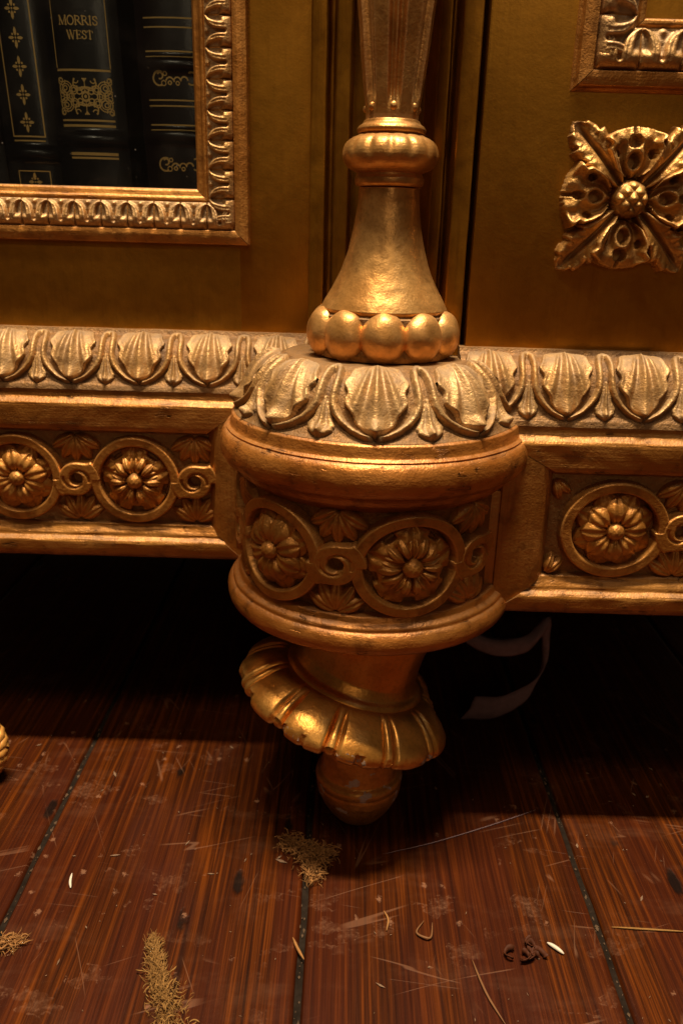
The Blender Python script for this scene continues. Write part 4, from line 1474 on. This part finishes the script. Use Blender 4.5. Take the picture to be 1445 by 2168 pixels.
def word(txt, z, h, xmid):
    W_ = sum(GL[c][0] for c in txt) * h
    x = xmid - W_ / 2
    for c in txt:
        wv, st = GL[c]

        def fn(U, Z, x=x, st=st):
            u, v = (U - x) / h, (Z - z) / h
            m = np.zeros(U.shape, bool)
            for pl, th in st:
                for (a, b), (c_, d) in zip(pl[:-1], pl[1:]):
                    L2 = (c_ - a) ** 2 + (d - b) ** 2
                    k = np.clip(((u - a) * (c_ - a) + (v - b) * (d - b)) / L2, 0, 1)
                    m |= np.hypot(u - a - k * (c_ - a), v - b - k * (d - b)) < th * 0.58
            return m
        gmask(t, mp, wd, fn, x - 0.0004, x + wv * h + 0.0004, z - 0.0004, z + h + 0.0004, 0.00014, 'gilt_letter')
        x += wv * h


word('MORRIS', 0.4516, 0.0044, -0.0006)
word('WEST', 0.4446, 0.0042, -0.0002)

# third book: double rules and scroll sprays
t, mp, wd = book('black_book', 'dark leather book with paired gilt rules and scroll sprays beside the door frame', -0.1010, 0.0440, 0.5130, 0.034, 'maroon', 0.21, [0.4335, 0.3960])
for z in (0.4566, 0.4520, 0.4400, 0.4372, 0.4150, 0.4120, 0.4020, 0.3992):
    gstrip(t, mp, wd, [(-0.0168, z), (0.0185, z)], 0.00075)


def spray(zc):
    def fn(U, Z):
        u, v = U * 1000, (Z - zc) * 1000
        m = np.zeros(U.shape, bool)
        for cx_, cz_, r_, a0, a1, w_ in ((-9.6, 0.2, 3.6, 60, 300, 0.7), (-9.2, 1.6, 1.6, -120, 150, 0.6), (-7.2, -2.2, 1.3, 0, 360, 0.4), (-3.6, -1.4, 2.2, 20, 170, 0.6), (-3.6, -2.0, 0.9, 0, 360, 0.5), (0.8, -1.0, 1.9, 10, 200, 0.55), (0.9, -2.2, 0.9, 0, 360, 0.45),
                                         (4.8, -0.8, 2.0, 0, 190, 0.55), (9.0, 0.4, 3.2, -130, 120, 0.6), (-6.2, 2.6, 1.0, 0, 360, 0.4)):
            an = np.degrees(np.arctan2(v - cz_, u - cx_))
            for sh_ in (0, 360, -360):
                m |= (np.abs(np.hypot(u - cx_, v - cz_) - r_) < w_ * 0.7) & (an + sh_ >= a0) & (an + sh_ <= a1)
        return m
    gmask(t, mp, wd, fn, -0.0165, 0.0165, zc - 0.0048, zc + 0.0048, 0.00020, 'gilt_scroll')


spray(0.4260)
spray(0.3806)
book('black_book', 'plain dark leather book at the left edge of the glass', -0.2290, 0.0420, 0.5150, 0.05, 'black', 0.20, [0.395])

# ------------------------------------------------------------------ things on the floor
def tube(path, rad, sides=4, taper=True, V=None, F=None):
    V = [] if V is None else V
    F = [] if F is None else F
    P = [Vector(p) for p in path]
    b = len(V)
    for k, p in enumerate(P):
        d = (P[min(k + 1, len(P) - 1)] - P[max(k - 1, 0)]).normalized()
        a = d.cross(Vector((0, 0, 1)))
        if a.length < 1e-4:
            a = Vector((1, 0, 0))
        a.normalize()
        c = d.cross(a)
        r = rad * (1 - 0.75 * (abs(2 * k / (len(P) - 1) - 1) ** 3 if taper else 0))
        for j in range(sides):
            an = 2 * math.pi * j / sides
            V.append(tuple(p + a * r * math.cos(an) + c * r * math.sin(an)))
    for k in range(len(P) - 1):
        for j in range(sides):
            F.append((b + k * sides + j, b + k * sides + (j + 1) % sides, b + (k + 1) * sides + (j + 1) % sides, b + (k + 1) * sides + j))
    return V, F


def moss(label, spine, spread, count, mat, rad=0.00028, ln=0.010, hgt=0.004, group='tufts of dried moss on the boards', comb=0.0):
    V, F = [], []
    SP = catmull([(x, y, 0) for x, y in spine], 12)
    for _ in range(count):
        t_ = random.random()
        k = min(len(SP) - 1, int(t_ * len(SP)))
        c = Vector(SP[k])
        sp = np.interp(t_, [0, 0.5, 1], spread)
        p = c + Vector((random.gauss(0, sp), random.gauss(0, sp), random.uniform(0.0004, hgt)))
        an = random.uniform(0, 2 * math.pi)
        el = random.uniform(-0.5, 0.6)
        turn = random.uniform(-1.0, 1.0)
        if random.random() < comb * (1.15 - t_):
            dv = Vector(SP[max(0, k - 3)]) - Vector(SP[min(len(SP) - 1, k + 3)])
            an = math.atan2(dv.y, dv.x) + random.choice((-1, 1)) * random.uniform(0.15, 0.9)
            turn = random.uniform(-0.4, 0.4)
        L = ln * random.uniform(0.25, 0.9)
        path = []
        for q in range(6):
            path.append(tuple(p))
            p = p + Vector((math.cos(an) * math.cos(el), math.sin(an) * math.cos(el), math.sin(el))) * L / 5
            if p.z < 0.0004:
                p.z = 0.0004
                el = abs(el) * 0.4
            an += turn * 0.5 + random.uniform(-.3, .3)
            el += random.uniform(-.5, .3)
        tube(path, rad * (random.uniform(0.5, 1.0) if random.random() < 0.72 else random.uniform(1.3, 2.4)), 3, True, V, F)
    o = obj('moss_tuft', mesh_of(V, F, True), mat)
    return tag(o, label, 'moss', group)


moss('ragged tuft of dried moss lying just in front of the turned foot', [(-0.027, 0.382), (-0.017, 0.374), (-0.009, 0.372), (-0.002, 0.372)], [0.0036, 0.0038, 0.0034], 800, 'moss2', 0.00022, 0.007, 0.005)
moss('dried moss trailing down from the tuft over the board joint', [(-0.013, 0.371), (-0.0115, 0.362), (-0.0095, 0.352)], [0.0026, 0.0030, 0.0022], 320, 'moss2', 0.00021, 0.008, 0.004)
moss('long feathery sprig of golden dried moss on the front boards', [(-0.0905, 0.309), (-0.087, 0.300), (-0.084, 0.291), (-0.081, 0.284), (-0.076, 0.275), (-0.072, 0.262)], [0.0012, 0.0024, 0.0050], 1150, 'moss', 0.00019, 0.007, 0.004, comb=1.0)
moss('small pale tuft of moss beside the left board joint', [(-0.171, 0.303), (-0.163, 0.306), (-0.157, 0.307)], [0.0028, 0.0022, 0.0016], 260, 'moss2', 0.00022, 0.007, 0.003)


def stick(name, label, cat, pts, rad, mat, sides=5, group=None):
    V, F = tube([tuple(p) for p in catmull(pts, 6)], rad, sides)
    return tag(obj(name, mesh_of(V, F, True), mat), label, cat, group)


stick('wood_splinter', 'white pointed splinter on the boards beside the curled husk', 'splinter', [(0.1130, 0.3150, .0012), (0.1165, 0.3120, .0013), (0.1200, 0.3085, .0011)], 0.0011, 'pale')
stick('dry_straw', 'long curved brown stem at the bottom edge of the floor', 'straw', [(0.0725, 0.3035, .0008), (0.0745, 0.2930, .0010), (0.0775, 0.2820, .0010), (0.0830, 0.2690, .0008)], 0.0006, 'straw')
stick('dry_straw', 'pale straight straw across the board right of the joint', 'straw', [(0.1500, 0.3265, .0007), (0.1690, 0.3255, .0008), (0.1900, 0.3248, .0007)], 0.00055, 'moss')
stick('wood_splinter', 'short pale splinter near the left board joint', 'splinter', [(-0.1462, 0.3530, .0008), (-0.1452, 0.3470, .0010), (-0.1435, 0.3425, .0008)], 0.0008, 'pale')
stick('wood_splinter', 'thin splinter lying across the middle board joint', 'splinter', [(-0.0190, 0.3140, .0009), (-0.0160, 0.3070, .0012), (-0.0125, 0.3010, .0009)], 0.0008, 'moss2')
stick('straw_fragment', 'curled straw bit forming a hook on the middle board', 'straw', [(0.0500, 0.3270, .0008), (0.0455, 0.3195, .0009), (0.0500, 0.3155, .0016), (0.0530, 0.3170, .0010), (0.0545, 0.3260, .0008)], 0.0006, 'straw')
stick('straw_fragment', 'bent straw bit left of the hooked one', 'straw', [(0.0290, 0.3330, .0007), (0.0310, 0.3270, .0009), (0.0298, 0.3200, .0008)], 0.0006, 'moss2')
stick('grey_thread', 'fine grey thread running from the foot towards the right joint', 'thread', [(0.0300, 0.3747, .0004), (0.0600, 0.3850, .0004), (0.0950, 0.4000, .0005), (0.1300, 0.4168, .0005)], 0.00028, 'ribbon', 4)

# crumbs and lint strewn over the boards
V, F = [], []
for k in range(170):
    x, y = random.uniform(-0.26, 0.26), random.uniform(0.24, 0.50)
    s_ = 0.00022 + 0.0009 * random.random() ** 4
    an, el = random.uniform(0, 6.28), random.uniform(1.0, 4.5)
    b = len(V)
    ca_, sa_ = math.cos(an), math.sin(an)
    for dx, dy, dz in ((1, 0, 0), (-1, 0, 0), (0, 1, 0), (0, -1, 0), (0, 0, 1), (0, 0, -1)):
        px_, py_ = dx * s_ * el, dy * s_ * random.uniform(.5, 1.2)
        V.append((x + px_ * ca_ - py_ * sa_, y + px_ * sa_ + py_ * ca_, max(0.0002, 0.0005 + dz * s_ * 0.6)))
    for f in ((0, 2, 4), (2, 1, 4), (1, 3, 4), (3, 0, 4), (2, 0, 5), (1, 2, 5), (3, 1, 5), (0, 3, 5)):
        F.append(tuple(b + q for q in f))
o = obj('floor_crumbs', mesh_of(V, F, False), 'crumb')
o['kind'] = 'stuff'
o['label'] = 'fine pale crumbs and lint strewn over the floorboards'
o['category'] = 'crumbs'

# curled brown husk
V, F = [], []
for q in range(7):
    c = Vector((0.1010 + random.gauss(0, 0.0035), 0.3075 + random.gauss(0, 0.0025), 0.0014))
    a0, rr, ht = random.uniform(0, 6.28), random.uniform(0.0022, 0.0042), random.uniform(0.002, 0.0045)
    b = len(V)
    for k in range(9):
        an = a0 + k * 0.5
        r2 = rr * (1 - 0.06 * k)
        lift = 0.0008 * math.sin(k * 1.3 + q)
        for s_ in (-0.5, 0.5):
            V.append((c.x + r2 * math.cos(an) * (1 + s_ * 0.5), c.y + r2 * math.sin(an) * (1 + s_ * 0.5), max(0.0003, c.z + s_ * ht + lift + 0.0008)))
    for k in range(8):
        F.append((b + 2 * k, b + 2 * k + 1, b + 2 * k + 3, b + 2 * k + 2))
o = obj('dry_husk', mesh_of(V, F, True), 'husk')
sm = o.modifiers.new('thickness', 'SOLIDIFY')
sm.thickness = 0.0004
tag(o, 'curled dark brown seed husk on the boards near the white splinter', 'husk')

# loose ribbon under the cabinet
def ribbon(name, label, path, wdir, width, mat, cat):
    P = catmull(path, 8)
    V, F = [], []
    for k, p in enumerate(P):
        q = k / (len(P) - 1)
        wv = Vector(wdir[0]).lerp(Vector(wdir[1]), q) * width * (0.75 + 1.3 * q) / 2
        for j in range(7):
            b_ = j / 3 - 1
            cr = 0.0030 * nz(q * 9, b_ * 1.1, 2.0) + 0.0012 * nz(q * 26, b_ * 2.6, 6.0)
            V.append(tuple(Vector(p) + wv * b_ + Vector((0.3 * cr, -cr, 0.4 * cr)) + Vector((0, 0.004 * b_ * b_, 0))))
    for k in range(len(P) - 1):
        for j in range(6):
            F.append((7 * k + j, 7 * k + j + 1, 7 * k + j + 8, 7 * k + j + 7))
    o = obj(name, mesh_of(V, F, True), mat)
    m = o.modifiers.new('thickness', 'SOLIDIFY')
    m.thickness = 0.0006
    return tag(o, label, cat)


ribbon('loose_ribbon', 'limp lilac grey ribbon looped in the dark under the cabinet beside the foot',
       [(0.066, 0.520, 0.106), (0.086, 0.500, 0.083), (0.108, 0.492, 0.074), (0.132, 0.496, 0.074), (0.147, 0.506, 0.083), (0.151, 0.512, 0.071), (0.150, 0.508, 0.050), (0.139, 0.500, 0.032), (0.118, 0.498, 0.020), (0.097, 0.504, 0.0145)],
       [(0.05, 0.45, 0.75), (0.35, -0.15, 0.9)], 0.013, 'ribbon', 'ribbon')

# golden rope at the left edge
V, F = [], []
cxr, cyr, czr = -0.2355, 0.432, 0.0245
for s_ in range(3):
    path = []
    for k in range(73):
        a = 2 * math.pi * k / 72
        tw = a * 9 + s_ * 2 * math.pi / 3
        rr = 0.0178 + 0.0036 * math.cos(tw)
        path.append((cxr + rr * math.cos(a), cyr + 0.0036 * math.sin(tw) + 0.004 * math.sin(a), czr + rr * 1.05 * math.sin(a)))
    tube(path, 0.0034, 8, False, V, F)
o = obj('twisted_cord', mesh_of(V, F, True), 'rope')
tag(o, 'loop of golden twisted cord standing at the left edge of the floor', 'cord')

for o in list(scn.objects):
    if o.type == 'MESH' and o.parent is None and 'kind' not in o.keys() and 'label' not in o.keys():
        print('UNTAGGED', o.name)
print('OBJECTS', len(scn.objects), 'TRIS', sum(len(o.data.loop_triangles) or sum(len(p.vertices) - 2 for p in o.data.polygons) for o in scn.objects if o.type == 'MESH'))
